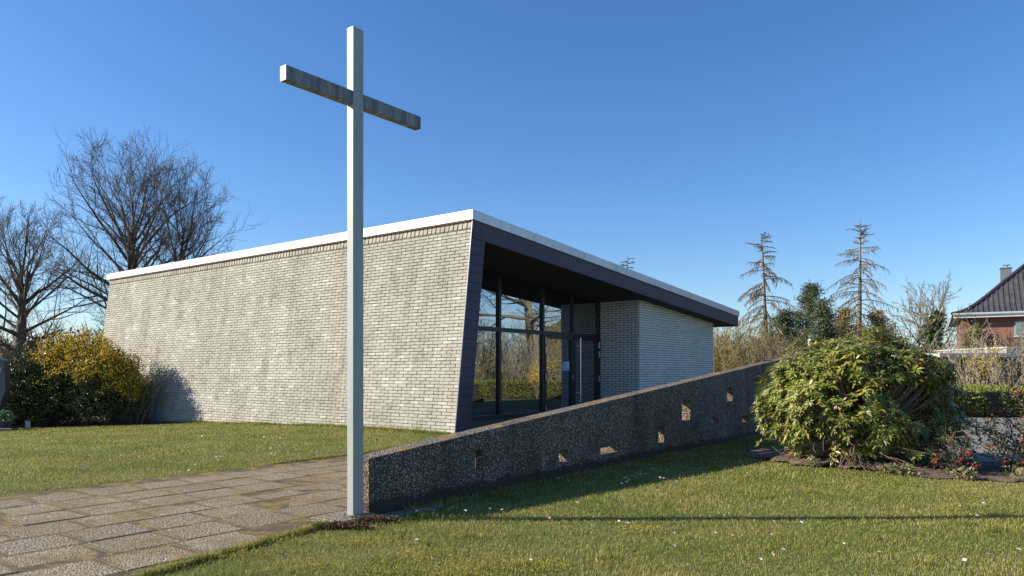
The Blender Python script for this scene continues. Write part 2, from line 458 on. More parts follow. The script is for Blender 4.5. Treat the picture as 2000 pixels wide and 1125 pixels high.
def branch_tree(base, height, rad, limbs, spread, seed, trunk_h=.25, lean=(0, 0), twigs=(9, 7, 5), flat=1.0, tw_r=.012, crown_w=None, skip=None, up=.42, env=True):
    """bare broadleaf: tapered trunk, limbs fanning from nearly level to upright, twigs"""
    g = np.random.default_rng(seed)
    thick = []; thin = []
    base = np.array(base, float)
    n = 12
    tp, td = curve_path(base, (lean[0], lean[1], 1), height * .68, n, (0, 0, .1), .025, g)
    tr = rad * (1 - np.linspace(0, 1, n)) ** .8 + .02; tr[0] *= 1.35
    thick.append((tp, tr, 10))
    cen = base + np.array([lean[0] * height * .5, lean[1] * height * .5, height * .56]); rad3 = np.array([spread, spread, height * .44])
    def reach(p, d):
        a = d / rad3; b = (p - cen) / rad3; A = a.dot(a); B = a.dot(b); Cc = b.dot(b) - 1
        D = B * B - A * Cc
        return max(.4, (-B + math.sqrt(D)) / A) if D > 0 else .4
    L1 = []
    for i in range(limbs):
        f = trunk_h + (0.98 - trunk_h) * ((i + g.random() * .6) / limbs)
        x = f * (n - 1); k = min(int(x), n - 2); p = tp[k] + (tp[k + 1] - tp[k]) * (x - k)
        az = i * 2.399 + g.random() * .7
        q = (f - trunk_h) / (.98 - trunk_h)
        elev = math.radians(8 + 62 * q ** 1.0 + g.normal() * 7)
        d = np.array([math.cos(az) * math.cos(elev), math.sin(az) * math.cos(elev), math.sin(elev)])
        # reach: an egg-shaped crown
        ln = spread * (1.0 - .12 * q) * (.78 + .3 * g.random()) if q < .5 else (spread * .94 * (1 - (q - .5) * 2) + height * .36 * (q - .5) * 2) * (.85 + .25 * g.random())
        if env: ln = reach(p, d + np.array([0, 0, up * .3])) * g.uniform(.80, 1.02)
        if skip and skip(p + d * ln): continue
        m = 9
        pts, dd = curve_path(p, d, ln, m, (0, 0, up * (.25 + .9 * q)), .07, g)
        r0 = max(.035, rad * .38 * (1 - f) ** .5 * (.7 + .5 * g.random()))
        rr = r0 * (1 - np.linspace(0, .93, m)) ** .85
        thick.append((pts, rr, 6)); L1.append((pts, rr, ln))
    L2 = []
    for pts, rr, ln in L1 + [(tp[int(n * .45):], tr[int(n * .45):], height * .5)]:
        for j in range(twigs[0]):
            f = .22 + .76 * (j + g.random()) / twigs[0]
            x = f * (len(pts) - 1); k = min(int(x), len(pts) - 2); p = pts[k] + (pts[k + 1] - pts[k]) * (x - k)
            d0 = unit(pts[k + 1] - pts[k])
            d = perp(d0, g, math.radians(g.uniform(30, 62))); d[2] += .10
            l2 = min(ln * (.62 - .34 * f) * g.uniform(.7, 1.2), (reach(p, unit(d)) + .3) if env else 99)
            p2, _ = curve_path(p, d, l2, 6, (0, 0, .22), .09, g)
            r2 = max(tw_r * 1.5, rr[k] * .45) * (1 - np.linspace(0, .8, 6))
            thin.append((p2, r2, 4)); L2.append((p2, l2))
    L3 = []
    for pts, ln in L2:
        for j in range(twigs[1]):
            f = .15 + .85 * (j + g.random()) / twigs[1]
            x = f * 5; k = min(int(x), 4); p = pts[k] + (pts[k + 1] - pts[k]) * (x - k)
            d = perp(unit(pts[k + 1] - pts[k]), g, math.radians(g.uniform(22, 55)))
            l3 = max(.30, ln * .42) * g.uniform(.6, 1.2)
            p3, _ = curve_path(p, d, l3, 4, (0, 0, .3), .12, g)
            thin.append((p3, np.array([1.1, .9, .7, .4]) * tw_r, 3)); L3.append((p3, l3))
    for pts, ln in L3:
        for j in range(twigs[2]):
            f = .1 + .9 * (j + g.random()) / twigs[2]
            x = f * 3; k = min(int(x), 2); p = pts[k] + (pts[k + 1] - pts[k]) * (x - k)
            d = perp(unit(pts[k + 1] - pts[k]), g, math.radians(g.uniform(20, 50)))
            p4, _ = curve_path(p, d, ln * g.uniform(.3, .65), 3, (0, 0, .2), .12, g)
            thin.append((p4, np.array([.7, .55, .3]) * tw_r, 3))
    return thick, thin

def make_bare_tree(name, label, base, seed, bark='bark', twig='twig', group=None, ivy=None, **kw):
    thick, thin = branch_tree(base, seed=seed, **kw)
    e = empty(name, base, label, 'tree', group)
    link('trunk', tubes(thick, 'trunk'), M[bark], e, smooth=True)
    link('crown', tubes(thin, 'crown'), M[twig], e)
    if ivy:
        g = np.random.default_rng(seed + 5)
        tp, tr, _ = thick[0]
        P = []; N = []
        for _ in range(ivy[2]):
            f = g.uniform(ivy[0], ivy[1]) * (len(tp) - 1); k = min(int(f), len(tp) - 2)
            p = tp[k] + (tp[k + 1] - tp[k]) * (f - k)
            a = g.uniform(0, 6.283); o = np.array([math.cos(a), math.sin(a), 0])
            P.append(p + o * (tr[k] + abs(g.normal()) * ivy[3])); N.append(o)
        P = np.array(P); N = np.array(N); n = len(P)
        link('ivy', leaves(P, rdirs(n, -.6, g), N + rdirs(n, 0, g) * .6, g.uniform(.12, .24, n), g.uniform(.10, .18, n)), M['ivy'], e)
    return e

def gz(x, y):
    "lawn height: it falls gently towards the far left"
    l = x * LX + y * LY
    t = np.clip((l - 12.5) / 10.0, 0, 1)
    return -.34 * t * (1 - .3 * (1 - t))
# ================================================================== SETTING
# ground: one sheet, gently uneven far from the buildings
def ground_sheet():
    xs = np.concatenate([[-1500, -400, -120, -60], np.arange(-40, 14, .5), [14, 20, 40, 80, 300, 1500]])
    ys = np.concatenate([[-60, -20], np.arange(-2, 40, .5), [40, 60, 120, 400, 1500]])
    X, Y = np.meshgrid(xs, ys, indexing='ij'); Z = gz(X, Y)
    V = np.stack([X, Y, Z], -1).reshape(-1, 3); n, m = X.shape
    i, j = np.meshgrid(np.arange(n - 1), np.arange(m - 1), indexing='ij'); b = (i * m + j).ravel()
    o = link('ground', npmesh('ground', V, np.stack([b, b + m, b + m + 1, b + 1], 1)), M['lawn'], smooth=True)
    tag(o, 'green lawn and open ground reaching to the horizon', 'ground', kind='structure')
ground_sheet()

PATH_UP = [(-40, 8.09), (5.5, 8.09), (7.0, 8.13), (8.0, 8.36), (10.2, 8.9)]    # (r,l) upper edge of the path
def path_upper(r):
    for (a, la), (b, lb) in zip(PATH_UP, PATH_UP[1:]):
        if r <= b: return la + (lb - la) * (r - a) / (b - a)
    return 99.0
def path_lower_x(y):      # nearer edge of the path in front of the wall's end
    return -1.30 - (5.98 - y) * .50
def on_path(x, y):
    r, l = to_rl(x, y)
    if r > 10.15: return l > 4.7
    if l > path_upper(r): return False
    if y < 5.98 and l < 6.5: return x < path_lower_x(y)
    return l > 4.60

# path base sheet
mb = MB()
low = [(path_lower_x(y), y, .0155) for y in (-2, 0, 2, 3, 4, 5, 5.98)]
pts = [(x, y, .0155) for x, y, _ in low] + [W(4.2, 4.6, .0155), W(19, 4.6, .0155), W(19, 11.2, .0155), W(10.9, 11.2, .0155), W(10.2, 9.2, .0155)]
pts += [W(r, l, .0155) for r, l in reversed(PATH_UP[1:])] + [W(-6, 8.09, .0155), (-8.5, -2, .0155)]
mb.poly(pts)
tag(mb.build('path_bed', M['joint']), 'mossy joint bed under the pebble slabs', 'path', kind='structure')
# slabs
def slabs():
    g = np.random.default_rng(3)
    V = []; F = []
    rowh = .48; k = 0
    l = 4.44
    row = 0
    while l < 11.0:
        r = -7 + g.uniform(0, .5)
        while r < 18.3:
            ln = .50
            cx, cy, _ = W(r + ln / 2, l + rowh / 2)
            rr = r + ln / 2
            ok = on_path(cx, cy) and cy > -1
            corners = [W(r + .006, l + .006), W(r + ln - .006, l + .006), W(r + ln - .006, l + rowh - .006), W(r + .006, l + rowh - .006)]
            if ok and sum(on_path(c[0], c[1]) for c in corners) >= 3 or (ok and rr > 10.2):
                z = .018 + g.normal() * .0010; tx = g.normal() * .0013; ty = g.normal() * .0013
                b = len(V)
                gap = .0035 + abs(g.normal()) * .003
                cs = [(r + gap, l + gap), (r + ln - gap, l + gap), (r + ln - gap, l + rowh - gap), (r + gap, l + rowh - gap)]
                cs = [(a + g.normal() * .004, c + g.normal() * .004) for a, c in cs]
                for q, (a, c) in enumerate(cs): V.append(W(a, c, -.02))
                for q, (a, c) in enumerate(cs):
                    V.append(W(a, c, z - .006))
                for q, (a, c) in enumerate(cs):
                    ia = a + (.005 if q in (0, 3) else -.005); ic = c + (.005 if q < 2 else -.005)
                    V.append(W(ia, ic, z + tx * (1 if q in (0, 3) else -1) + ty * (1 if q < 2 else -1)))
                for s in (0, 4):
                    for q in range(4):
                        F.append((b + s + q, b + s + (q + 1) % 4, b + s + 4 + (q + 1) % 4, b + s + 4 + q))
                F.append((b + 8, b + 9, b + 10, b + 11))
            r += ln
        l += rowh; row += 1
    F = np.array(F); me = npmesh('path', np.array(V), F)
    uv = np.zeros((len(F), 4, 2), np.float32); uv[8::9] = np.array([(0, 0), (1, 0), (1, 1), (0, 1)])
    me.uv_layers.new(name='UVMap').data.foreach_set('uv', uv.ravel())
    t = NT('pebble_slab_varied', .85)
    c = t.coord()
    cell = t.voro(c, 78, 'F1', 'Color'); d = t.voro(c, 78, 'F1', 'Distance')
    sep = t.new('ShaderNodeSeparateColor'); t.l.new(cell, sep.inputs[0])
    peb = t.ramp(sep.outputs[0], [(0, (.14, .10, .055)), (.5, (.46, .365, .235)), (.85, (.74, .62, .45)), (1, (.90, .80, .64))])
    colr = t.mix(t.ramp(d, [(.3, 1.0), (.55, 0.0)]), (.19, .145, .095), peb)
    colr = t.mix(.9, colr, t.ramp(t.island(), [(0, (.80, .77, .70)), (.5, (1.0, .98, .94)), (1, (1.12, 1.1, 1.06))]), 'MULTIPLY')
    mossn = t.math('ADD', t.noise(c, 1.7, 6, .72), t.math('MULTIPLY', t.island(), .12))
    colr = t.mix(t.ramp(mossn, [(.50, 0.0), (.66, .85)]), colr, t.ramp(t.noise(c, 20, 4), [(.4, (.15, .105, .045)), (.6, (.27, .20, .08))]))
    tcu = t.new('ShaderNodeTexCoord'); su = t.new('ShaderNodeSeparateXYZ'); t.l.new(tcu.outputs['UV'], su.inputs[0])
    ex = t.math('MINIMUM', su.outputs[0], t.math('SUBTRACT', 1.0, su.outputs[0])); ey = t.math('MINIMUM', su.outputs[1], t.math('SUBTRACT', 1.0, su.outputs[1]))
    ed = t.math('ADD', t.math('MINIMUM', ex, ey), t.math('MULTIPLY', t.math('SUBTRACT', t.noise(c, 6, 5, .7), .5), -.22))
    colr = t.mix(t.ramp(ed, [(.0, .9), (.02, .7), (.055, 0.0)]), colr, t.ramp(t.noise(c, 4, 5), [(.38, (.085, .06, .03)), (.56, (.15, .105, .045)), (.66, (.28, .17, .035))]))
    yel = t.ramp(t.noise(c, 3.1, 5, .7), [(.62, 0.0), (.68, .8)])
    colr = t.mix(yel, colr, (.30, .19, .035))
    t.col(colr).bump(t.math('SUBTRACT', 1.0, d), 1.0, .009)
    o = link('path', me, t.m); tag(o, 'path of square pebble concrete slabs with mossy joints', 'path', kind='structure')
slabs()

BED = [(3.2, 10.4), (3.35, 9.7), (3.55, 9.25), (4.2, 8.62), (4.74, 8.02), (5.46, 7.72), (8, 7.2), (12, 7.1), (12, 9.3), (5.8, 9.55), (5.3, 11), (3.6, 11.3)]
def soil_mesh():
    g = np.random.default_rng(5); import bmesh
    me = bpy.data.meshes.new('planting_bed'); bm = bmesh.new()
    cx, cy = 5.6, 9.2
    # fine grid clipped to the polygon, mounded towards the shrub
    N = 90; xs = np.linspace(3, 12.2, N * 2); ys = np.linspace(7, 11.5, N)
    idx = {}
    for i, x in enumerate(xs):
        for j, y in enumerate(ys):
            if inpoly(x, y, BED) and bdist(x, y, BED) > .06 + .16 * mnoise.noise(Vector((x * 4, y * 4, 2))):
                h = .009 + min(1, bdist(x, y, BED) / .3) * (.10 * math.exp(-(((x - 4.3) / 1.1) ** 2 + ((y - 9.3) / .8) ** 2)) + .035 * abs(mnoise.noise(Vector((x * 5, y * 5, 0)))))
                idx[i, j] = bm.verts.new((x, y, h))
    for (i, j) in list(idx):
        q = [(i, j), (i + 1, j), (i + 1, j + 1), (i, j + 1)]
        if all(a in idx for a in q): bm.faces.new([idx[a] for a in q])
    bm.to_mesh(me); bm.free()
    o = link('planting_bed', me, M['soil'], smooth=True); tag(o, 'bare brown soil bed under the round shrub', 'soil', kind='structure')
def bdist(x, y, P):
    m = 9.0
    for i in range(len(P)):
        x1, y1 = P[i - 1]; x2, y2 = P[i]; dx, dy = x2 - x1, y2 - y1
        t = max(0, min(1, ((x - x1) * dx + (y - y1) * dy) / (dx * dx + dy * dy)))
        m = min(m, math.hypot(x - x1 - t * dx, y - y1 - t * dy))
    return m
def inpoly(x, y, P):
    c = False; n = len(P)
    for i in range(n):
        x1, y1 = P[i]; x2, y2 = P[i - 1]
        if (y1 > y) != (y2 > y) and x < (x2 - x1) * (y - y1) / (y2 - y1) + x1: c = not c
    return c
soil_mesh()
ASPH = [(5.3, 9.75), (5.85, 9.6), (12.1, 9.35), (60, 9), (60, 18.6), (7.5, 18.6), (5.8, 14)]
mb = MB(); mb.poly([(x, y, .008) for x, y in ASPH])
tag(mb.build('car_park', M['asphalt']), 'pale grey asphalt car park behind the round shrub', 'car park', kind='structure')
GRAVE_BED = [(-16.5, 19.2), (-10.2, 19.0), (-9.0, 18.7), (-8.4, 18.8), (-9.5, 20.6), (-12, 24), (-17, 24)]
xs = np.linspace(-17, -8, 60); ys = np.linspace(18, 24, 40); V = []; F = []; vi = {}
for i, x in enumerate(xs):
    for j, y in enumerate(ys):
        if inpoly(x, y, GRAVE_BED): vi[i, j] = len(V); V.append((x, y, float(gz(x, y)) + .012))
for (i, j) in vi:
    q = [(i, j), (i + 1, j), (i + 1, j + 1), (i, j + 1)]
    if all(a in vi for a in q): F.append([vi[a] for a in q])
tag(link('shrub_bed', npmesh('shrub_bed', V, F), m_simple('dark_soil', (.03, .022, .018), (.07, .052, .04), 14, .95, .6, dist=.03), smooth=True), 'dark soil under the yellow blossoming shrub', 'soil', kind='structure')  # one even soil colour, darker than the other bed

# ------------------------------------------------------------------ grass blades (one stuff object)
def grass():
    g = np.random.default_rng(11)
    X = []; Y = []; Hh = []; Wd = []
    def zone(x0, x1, y0, y1, dens, h, w, cond):
        n = int((x1 - x0) * (y1 - y0) * dens)
        x = g.uniform(x0, x1, n); y = g.uniform(y0, y1, n)
        m = cond(x, y)
        x = x[m]; y = y[m]
        X.append(x); Y.append(y); Hh.append(h * g.uniform(.5, 1.25, len(x))); Wd.append(np.full(len(x), w) * g.uniform(.7, 1.3, len(x)))
    def rl(x, y): return x * RX + y * RY, x * LX + y * LY
    up_r = np.array([a for a, b in PATH_UP] ); up_l = np.array([b for a, b in PATH_UP])
    bedx = np.array([p[0] for p in BED]); bedy = np.array([p[1] for p in BED])
    def inp(x, y, P):
        c = np.zeros(len(x), bool)
        for i in range(len(P)):
            x1, y1 = P[i]; x2, y2 = P[i - 1]
            if y1 == y2: continue
            cc = ((y1 > y) != (y2 > y)) & (x < (x2 - x1) * (y - y1) / (y2 - y1) + x1)
            c ^= cc
        return c
    def right(x, y):
        r, l = rl(x, y)
        j = g.normal(size=len(x)) * .035
        m = (l + j < 4.56) | ((y < 5.75) & (x + j > -1.30 - (5.98 - y) * .50))
        m &= (y > 5.75) | (x + j > -1.30 - (5.98 - y) * .50)
        bx_ = np.sin(x * 7 + 2 * np.sin(y * 5)) * .05 + j * 2.2; m &= ~inp(x + bx_, y - .07 + bx_, BED) & ~inp(x, y, ASPH)
        m &= (x < .78 * y + 1.5) & (x > -.78 * y - 1)
        return m
    def left(x, y):
        r, l = rl(x, y)
        j = g.normal(size=len(x)) * .03
        m = (l + j > np.interp(r, up_r, up_l)) & (r < 10.17)
        m &= ~inp(x + j, y + j, GRAVE_BED)
        m &= (x > -.76 * y - 1)
        return m
    zone(-3, 6, 2.6, 5.6, 9500, .024, .0030, right)
    zone(-2, 8.5, 5.6, 8.0, 6000, .026, .0038, right)
    zone(-2, 10, 8.0, 13.5, 2600, .028, .0065, right)
    zone(2, 14, 13.5, 17, 700, .045, .010, right)
    zone(-10, 0, 6.5, 10.5, 3600, .028, .0050, left)
    zone(-14, 0, 10.5, 15, 2000, .028, .0070, left)
    zone(-18, 0, 15, 25, 700, .036, .011, left)
    # tufts along edges: path edge, wall feet
    def strip(pts, n, spread, h, w):
        pts = np.array(pts); k = g.integers(0, len(pts) - 1, n); f = g.random(n)[:, None]
        p = pts[k] * (1 - f) + pts[k + 1] * f
        X.append(p[:, 0] + g.normal(size=n) * spread); Y.append(p[:, 1] + g.normal(size=n) * spread)
        Hh.append(h * g.uniform(.5, 1.4, n)); Wd.append(np.full(n, w))
    strip([(path_lower_x(y) + .03, y) for y in (2.5, 3.5, 4.2, 5, 5.7)], 7000, .02, .05, .0045)
    strip([W(r, 4.50)[:2] for r in np.linspace(4.4, 15, 12)], 5000, .03, .06, .006)
    strip([W(r, l + .01)[:2] for r, l in [(-2, 8.09), (5.5, 8.09), (7, 8.13), (8, 8.36), (9.9, 8.82)]], 7000, .018, .045, .006)
    strip([W(10.13, l)[:2] for l in np.linspace(9.2, 20, 12)], 7000, .03, .07, .009)
    # taller tufts
    for _ in range(70):
        y = g.uniform(3.2, 9); x = g.uniform(-1.2 , .7 * y)
        r, l = rl(x, y)
        if l > 4.45 or (y < 5.98 and x < path_lower_x(y) + .1) or inpoly(x, y, BED): continue
        n = g.integers(60, 160)
        X.append(x + g.normal(size=n) * .05); Y.append(y + g.normal(size=n) * .04)
        Hh.append(np.full(n, .042) * g.uniform(.6, 1.4, n)); Wd.append(np.full(n, .004))
    x = np.concatenate(X); y = np.concatenate(Y); h = np.concatenate(Hh); w = np.concatenate(Wd)
    n = len(x)
    # patchy height
    ph = .75 + .5 * (np.sin(x * 2.1 + np.sin(y * 1.7)) * np.cos(y * 2.7 + x * .8) * .5 + .5)
    h = h * ph
    az = g.uniform(0, 2 * np.pi, n); lean = np.abs(g.normal(size=n)) * .65 + .15
    dx, dy = np.cos(az), np.sin(az)
    fa = az + g.normal(size=n) * .6 + np.pi / 2
    sx, sy = np.cos(fa) * w * .5, np.sin(fa) * w * .5
    G = gz(x, y); z0 = -.004 + G
    b1 = np.stack([x - sx, y - sy, z0], 1); b2 = np.stack([x + sx, y + sy, z0], 1)
    mx_ = x + dx * lean * h * .35; my_ = y + dy * lean * h * .35; mz = h * .62 + G
    m1 = np.stack([mx_ - sx * .75, my_ - sy * .75, mz], 1); m2 = np.stack([mx_ + sx * .75, my_ + sy * .75, mz], 1)
    tp = np.stack([x + dx * lean * h, y + dy * lean * h, h * (1.05 - .25 * np.minimum(lean, 2)) + G], 1)
    V = np.stack([b1, b2, m2, m1, tp], 1).reshape(-1, 3)
    i = np.arange(n)[:, None] * 5
    F = np.concatenate([i + np.array(q) for q in ([0, 1, 2], [0, 2, 3], [3, 2, 4])], 0)
    o = link('grass', npmesh('grass', V, F), M['blades'])
    tag(o, 'short lawn grass growing on both sides of the slab path', 'grass', kind='stuff')
grass()

# ================================================================== CHAPEL
chapel = empty('chapel', W(10.2, 9.21), 'modern chapel with leaning pale brick wall, glazed entrance and sloping flat roof', 'building')
S = .0741                       # roof fall along r
def ztop(r): return 4.304 - S * (r - 10.71)
def bricks(name, mat, back, parent, origin, u, v, nrm, ulen, vlen, bw, bh, gap, jit, seed, soldier=0.0, pad=.0, depth=.02, shingle=0.0, header=False):
    "individual bricks laid on a plane; origin/u/v/nrm are 3-vectors"
    g = np.random.default_rng(seed)
    o = np.array(origin, float); u = unit(np.array(u, float)); v = unit(np.array(v, float)); nn = unit(np.array(nrm, float))
    cells = []
    rows = int((vlen - soldier) / bh) + 1
    for i in range(rows):
        v0 = i * bh; v1 = min(v0 + bh, vlen - soldier)
        if v1 - v0 < .012: continue
        x = -((i % 2) * bw * .5 + (g.uniform(-.02, .02) if jit > .002 else 0)) ; first = True
        while x < ulen:
            w = bw * (1 if g.random() < .94 or jit <= .002 else g.choice([.5, 1.5]))
            a, b = max(0, x), min(ulen, x + w)
            if b - a > .02: cells.append((a, b, v0, v1))
            x += w
    if soldier:
        x = 0
        while x < ulen:
            cells.append((x, min(x + .118, ulen), vlen - soldier, vlen)); x += .118
    C = np.array(cells); n = len(C)
    gj = gap * (1 + .5 * np.abs(g.normal(size=(n, 4))) * (jit > .001)); gj[C[:, 3] >= vlen - 1e-6] *= 2.4 if soldier else 1
    a = C[:, 0] + gj[:, 0] * .75; b = C[:, 1] - gj[:, 1] * .75; c = C[:, 2] + gj[:, 2] * .5; d = C[:, 3] - gj[:, 3] * .5
    c = c + g.normal(size=n) * jit * .5; d = d + g.normal(size=n) * jit * .5
    dep = depth + np.abs(g.normal(size=n)) * jit
    def P(uu, vv, ww): return o + uu[:, None] * u + vv[:, None] * v + ww[:, None] * nn
    z = np.zeros(n)
    lowd = dep + shingle
    tw = g.normal(size=n) * jit * .5
    bev = .0025
    V = [P(a, c, z), P(b, c, z), P(b, d, z), P(a, d, z),
         P(a, c, lowd - bev), P(b, c, lowd - bev), P(b, d, dep - bev), P(a, d, dep - bev),
         P(a + bev, c + bev, lowd + tw), P(b - bev, c + bev, lowd - tw), P(b - bev, d - bev, dep - tw), P(a + bev, d - bev, dep + tw)]
    V = np.stack(V, 1).reshape(-1, 3)
    base = np.arange(n)[:, None] * 12
    quads = [(8, 9, 10, 11)]
    for s in (0, 4):
        for q in range(4): quads.append((s + q, s + (q + 1) % 4, s + 4 + (q + 1) % 4, s + 4 + q))
    F = np.concatenate([base + np.array(q) for q in quads], 0)
    if np.dot(np.cross(u, v), nn) < 0: F = F[:, ::-1]
    return link(name, npmesh(name, V, F), mat, parent)

LB, LE = 9.21, 24.46
# leaning wall body (dark backing) and its hung bricks
mb = MB(); mb.prism([(10.225 - .045, -.36), (10.70 + .025, 4.115), (11.13, 4.115), (10.63 - .045, -.36)], LB + .01, LE)
wall = mb.build('side_wall', M['mortar_dark'], chapel)
tilt = (10.71 - 10.2) / 4.119
u3 = np.array([LX, LY, 0]); v3 = np.array([RX * tilt, RY * tilt, 1.0]); n3 = np.cross(v3, u3)
if n3.dot([RX, RY, 0]) > 0: n3 = -n3
n3 = n3 / np.linalg.norm(n3)
vl = (4.119 + .3608) * math.sqrt(1 + tilt ** 2)
o3 = np.array(W(10.225 - .3608 * tilt, LB, -.3608))
bricks('brick_cladding', M['clad_brick'], None, wall, o3, u3, v3, n3, LE - LB - .02, vl - .004, .252, .0656, .0054, .0020, 21, soldier=.165, depth=.012, shingle=.010)
# corner trim strip on the end of the leaning wall
mb = MB(); mb.prism([(10.188, 0), (10.698, 4.10), (10.718, 4.10), (10.208, 0)], LB - .024, LB - .004)
mb.build('corner_strip', m_simple('blue_grey_strip', (.10, .11, .16), (.16, .17, .24), 5, .4, 0), wall)
# dark slate end face, courses lapped
mb = MB()
zz = 0.0; i = 0
while zz < 3.95:
    z1 = min(zz + .182, 3.96)
    f0, f1 = zz / 4.119, z1 / 4.119
    r0a, r0b = 10.215 + .51 * f0, 10.215 + .51 * f1
    r1a, r1b = 10.63 + .5 * f0, 10.63 + .5 * f1
    pr = .022 if True else 0
    mb.hexa([W(r0a, LB - .022, zz + .003), W(r1a, LB - .022, zz + .003), W(r1a, LB + .01, zz + .003), W(r0a, LB + .01, zz + .003),
             W(r0b, LB - .010, z1), W(r1b, LB - .010, z1), W(r1b, LB + .01, z1), W(r0b, LB + .01, z1)])
    zz = z1; i += 1
mb.build('end_cladding', M['slate'], wall)
# inner reveal lining
mb = MB(); mb.prism([(10.632, -.05), (11.135, 4.1), (11.16, 4.1), (10.657, -.05)], LB + .015, 11.0)
mb.build('reveal_lining', M['slate'], wall)

# roof
RE = 24.69
roof = MB().prism([(11.14, ztop(11.14) - .02), (RE - .03, ztop(RE) - .02), (RE - .03, ztop(RE) - .525), (11.14, ztop(11.14) - .525)], LB + .03, LE - .03).build('roof', M['soffit'], chapel)
mb = MB()       # front fascia board (dark) and right return
mb.hexa([W(10.70, LB - .03, ztop(10.7) - .53), W(RE, LB - .03, ztop(RE) - .53), W(RE, LB + .03, ztop(RE) - .53), W(10.70, LB + .03, ztop(10.7) - .53),
         W(10.715, LB - .03, ztop(10.7) - .18), W(RE, LB - .03, ztop(RE) - .18), W(RE, LB + .03, ztop(RE) - .18), W(10.715, LB + .03, ztop(10.7) - .18)])
mb.build('fascia_board', M['slate'], roof)
mb = MB().rl(RE - .03, RE, LB + .03, LE, ztop(RE) - .53, ztop(RE) - .18)
mb.build('fascia_board', M['slate'], roof)
# pale metal edge, in lengths with seams
def trim(name, p0, p1, prof, seg):
    pass
mb = MB()
n = 7; r0 = 10.66
for i in range(n):
    a = r0 + (RE + .04 - r0) * i / n + .007; b = r0 + (RE + .04 - r0) * (i + 1) / n - .007
    za, zb = ztop(a), ztop(b)
    mb.hexa([W(a, LB - .06, za - .19), W(b, LB - .06, zb - .19), W(b, LB + .12, zb - .19), W(a, LB + .12, za - .19),
             W(a, LB - .06, za), W(b, LB - .06, zb), W(b, LB + .12, zb + .006), W(a, LB + .12, za + .006)])
mb.rl(r0 + .01, RE, LB - .05, LB, 0, 0) if False else None
mb.build('roof_edge', M['zinc'], roof, bevel=.004)
mb = MB()
for i in range(6):
    a = LB + .125 + (LE - LB) * i / 6 + (.0 if i == 0 else .004); b = LB + .12 + (LE - LB) * (i + 1) / 6 - .004
    z = 4.304 + .003
    mb.hexa([W(10.66, a, z - .188), W(10.86, a, z - .188), W(10.86, b, z - .188), W(10.66, b, z - .188),
             W(10.66, a, z), W(10.86, a, z - .02), W(10.86, b, z - .02), W(10.66, b, z)])
mb.build('roof_edge', M['zinc'], roof, bevel=.004)
mb = MB(); mb.prism([(10.84, ztop(10.84) - .03), (RE - .02, ztop(RE) - .03), (RE - .02, ztop(RE) - .019), (10.84, ztop(10.84) - .019)], LB + .11, LE)
mb.build('roof_sheet', m_simple('roof_felt', (.10, .10, .10), (.16, .16, .16), 4), roof)
mb = MB().cyl(W(RE + .06, LB + .0, ztop(RE) - .11), W(RE + .06, LE, ztop(RE) - .11), .055)
mb.build('gutter', M['zinc'], roof)
# thin shadow gap rust line under the metal edge of the long wall
mb = MB().rl(10.678, 10.73, LB + .05, LE, 4.100, 4.118)
mb.build('drip_batten', m_simple('rust_brown', (.14, .06, .025), (.22, .10, .04), 10), roof)

# brick wing
CR, CL, GL = 18.43, 9.67, 11.0
WR = 23.73
mb = MB(); mb.rl(CR + .012, WR - .012, CL + .012, LE - .3, -.1, 2.5)
mb.hexa([W(CR + .012, CL + .012, 2.5), W(WR - .012, CL + .012, 2.5), W(WR - .012, LE - .3, 2.5), W(CR + .012, LE - .3, 2.5),
         W(CR + .012, CL + .012, ztop(CR) - .45), W(WR - .012, CL + .012, ztop(WR) - .45), W(WR - .012, LE - .3, ztop(WR) - .45), W(CR + .012, LE - .3, ztop(CR) - .45)])
wing = mb.build('wing_wall', M['mortar_grey'], chapel)
bricks('wing_brickwork', M['wing_brick'], None, wing, W(CR, CL + .012, 0), (RX, RY, 0), (0, 0, 1), (-LX, -LY, 0), WR - CR, 3.35, .253, .0695, .0125, .0004, 31, depth=.012)
bricks('wing_brickwork', M['wing_brick'], None, wing, W(CR + .012, CL, 0), (LX, LY, 0), (0, 0, 1), (-RX, -RY, 0), GL - CL + .05, 3.35, .253, .0695, .0125, .0004, 32, depth=.012)
bricks('wing_brickwork', M['wing_brick'], None, wing, W(WR - .012, CL, 0), (LX, LY, 0), (0, 0, 1), (RX, RY, 0), LE - .4 - CL, 2.95, .253, .0695, .0125, .0004, 33, depth=.012)
mb = MB()    # rear wall closing the volume
mb.rl(11.0, CR + .05, LE - .32, LE - .05, -.1, 3.3)
mb.build('rear_wall', M['mortar_grey'], chapel)

# glazing
def fr(mb, r0, r1, z0, z1, l0=GL - .05, l1=GL + .05): mb.rl(r0, r1, l0, l1, z0, z1)
ZT = 2.25; ZB = .06
mulls = [10.95, 11.95, 13.76, 15.57]
mb = MB()
for r in mulls: fr(mb, r - .045, r + .045, ZB, 3.9 - S * (r - 10.71) * 1.0, GL - .06, GL + .06)
fr(mb, CR - .10, CR - .002, ZB, 3.20, GL - .06, GL + .06)
fr(mb, 17.0 - .03, 17.0 + .03, ZT, 3.30, GL - .06, GL + .06)
fr(mb, 10.66, CR - .1, ZT - .10, ZT, GL - .055, GL + .05)
fr(mb, 10.66, 15.53, ZB, ZB + .10, GL - .055, GL + .05)
gf = mb.build('glazing_frame', M['frame'], chapel)
def pane(r0, r1, z0, z1, par, l=GL + .0):
    z1a = z1 if not callable(z1) else z1(r0); z1b = z1 if not callable(z1) else z1(r1)
    m_ = MB(); m_.hexa([W(r0, l - .006, z0), W(r1, l - .006, z0), W(r1, l + .006, z0), W(r0, l + .006, z0), W(r0, l - .006, z1a), W(r1, l - .006, z1b), W(r1, l + .006, z1b), W(r0, l + .006, z1a)])
    return m_.build('pane', M['glass'], par)
sof = lambda r: ztop(r) - .50
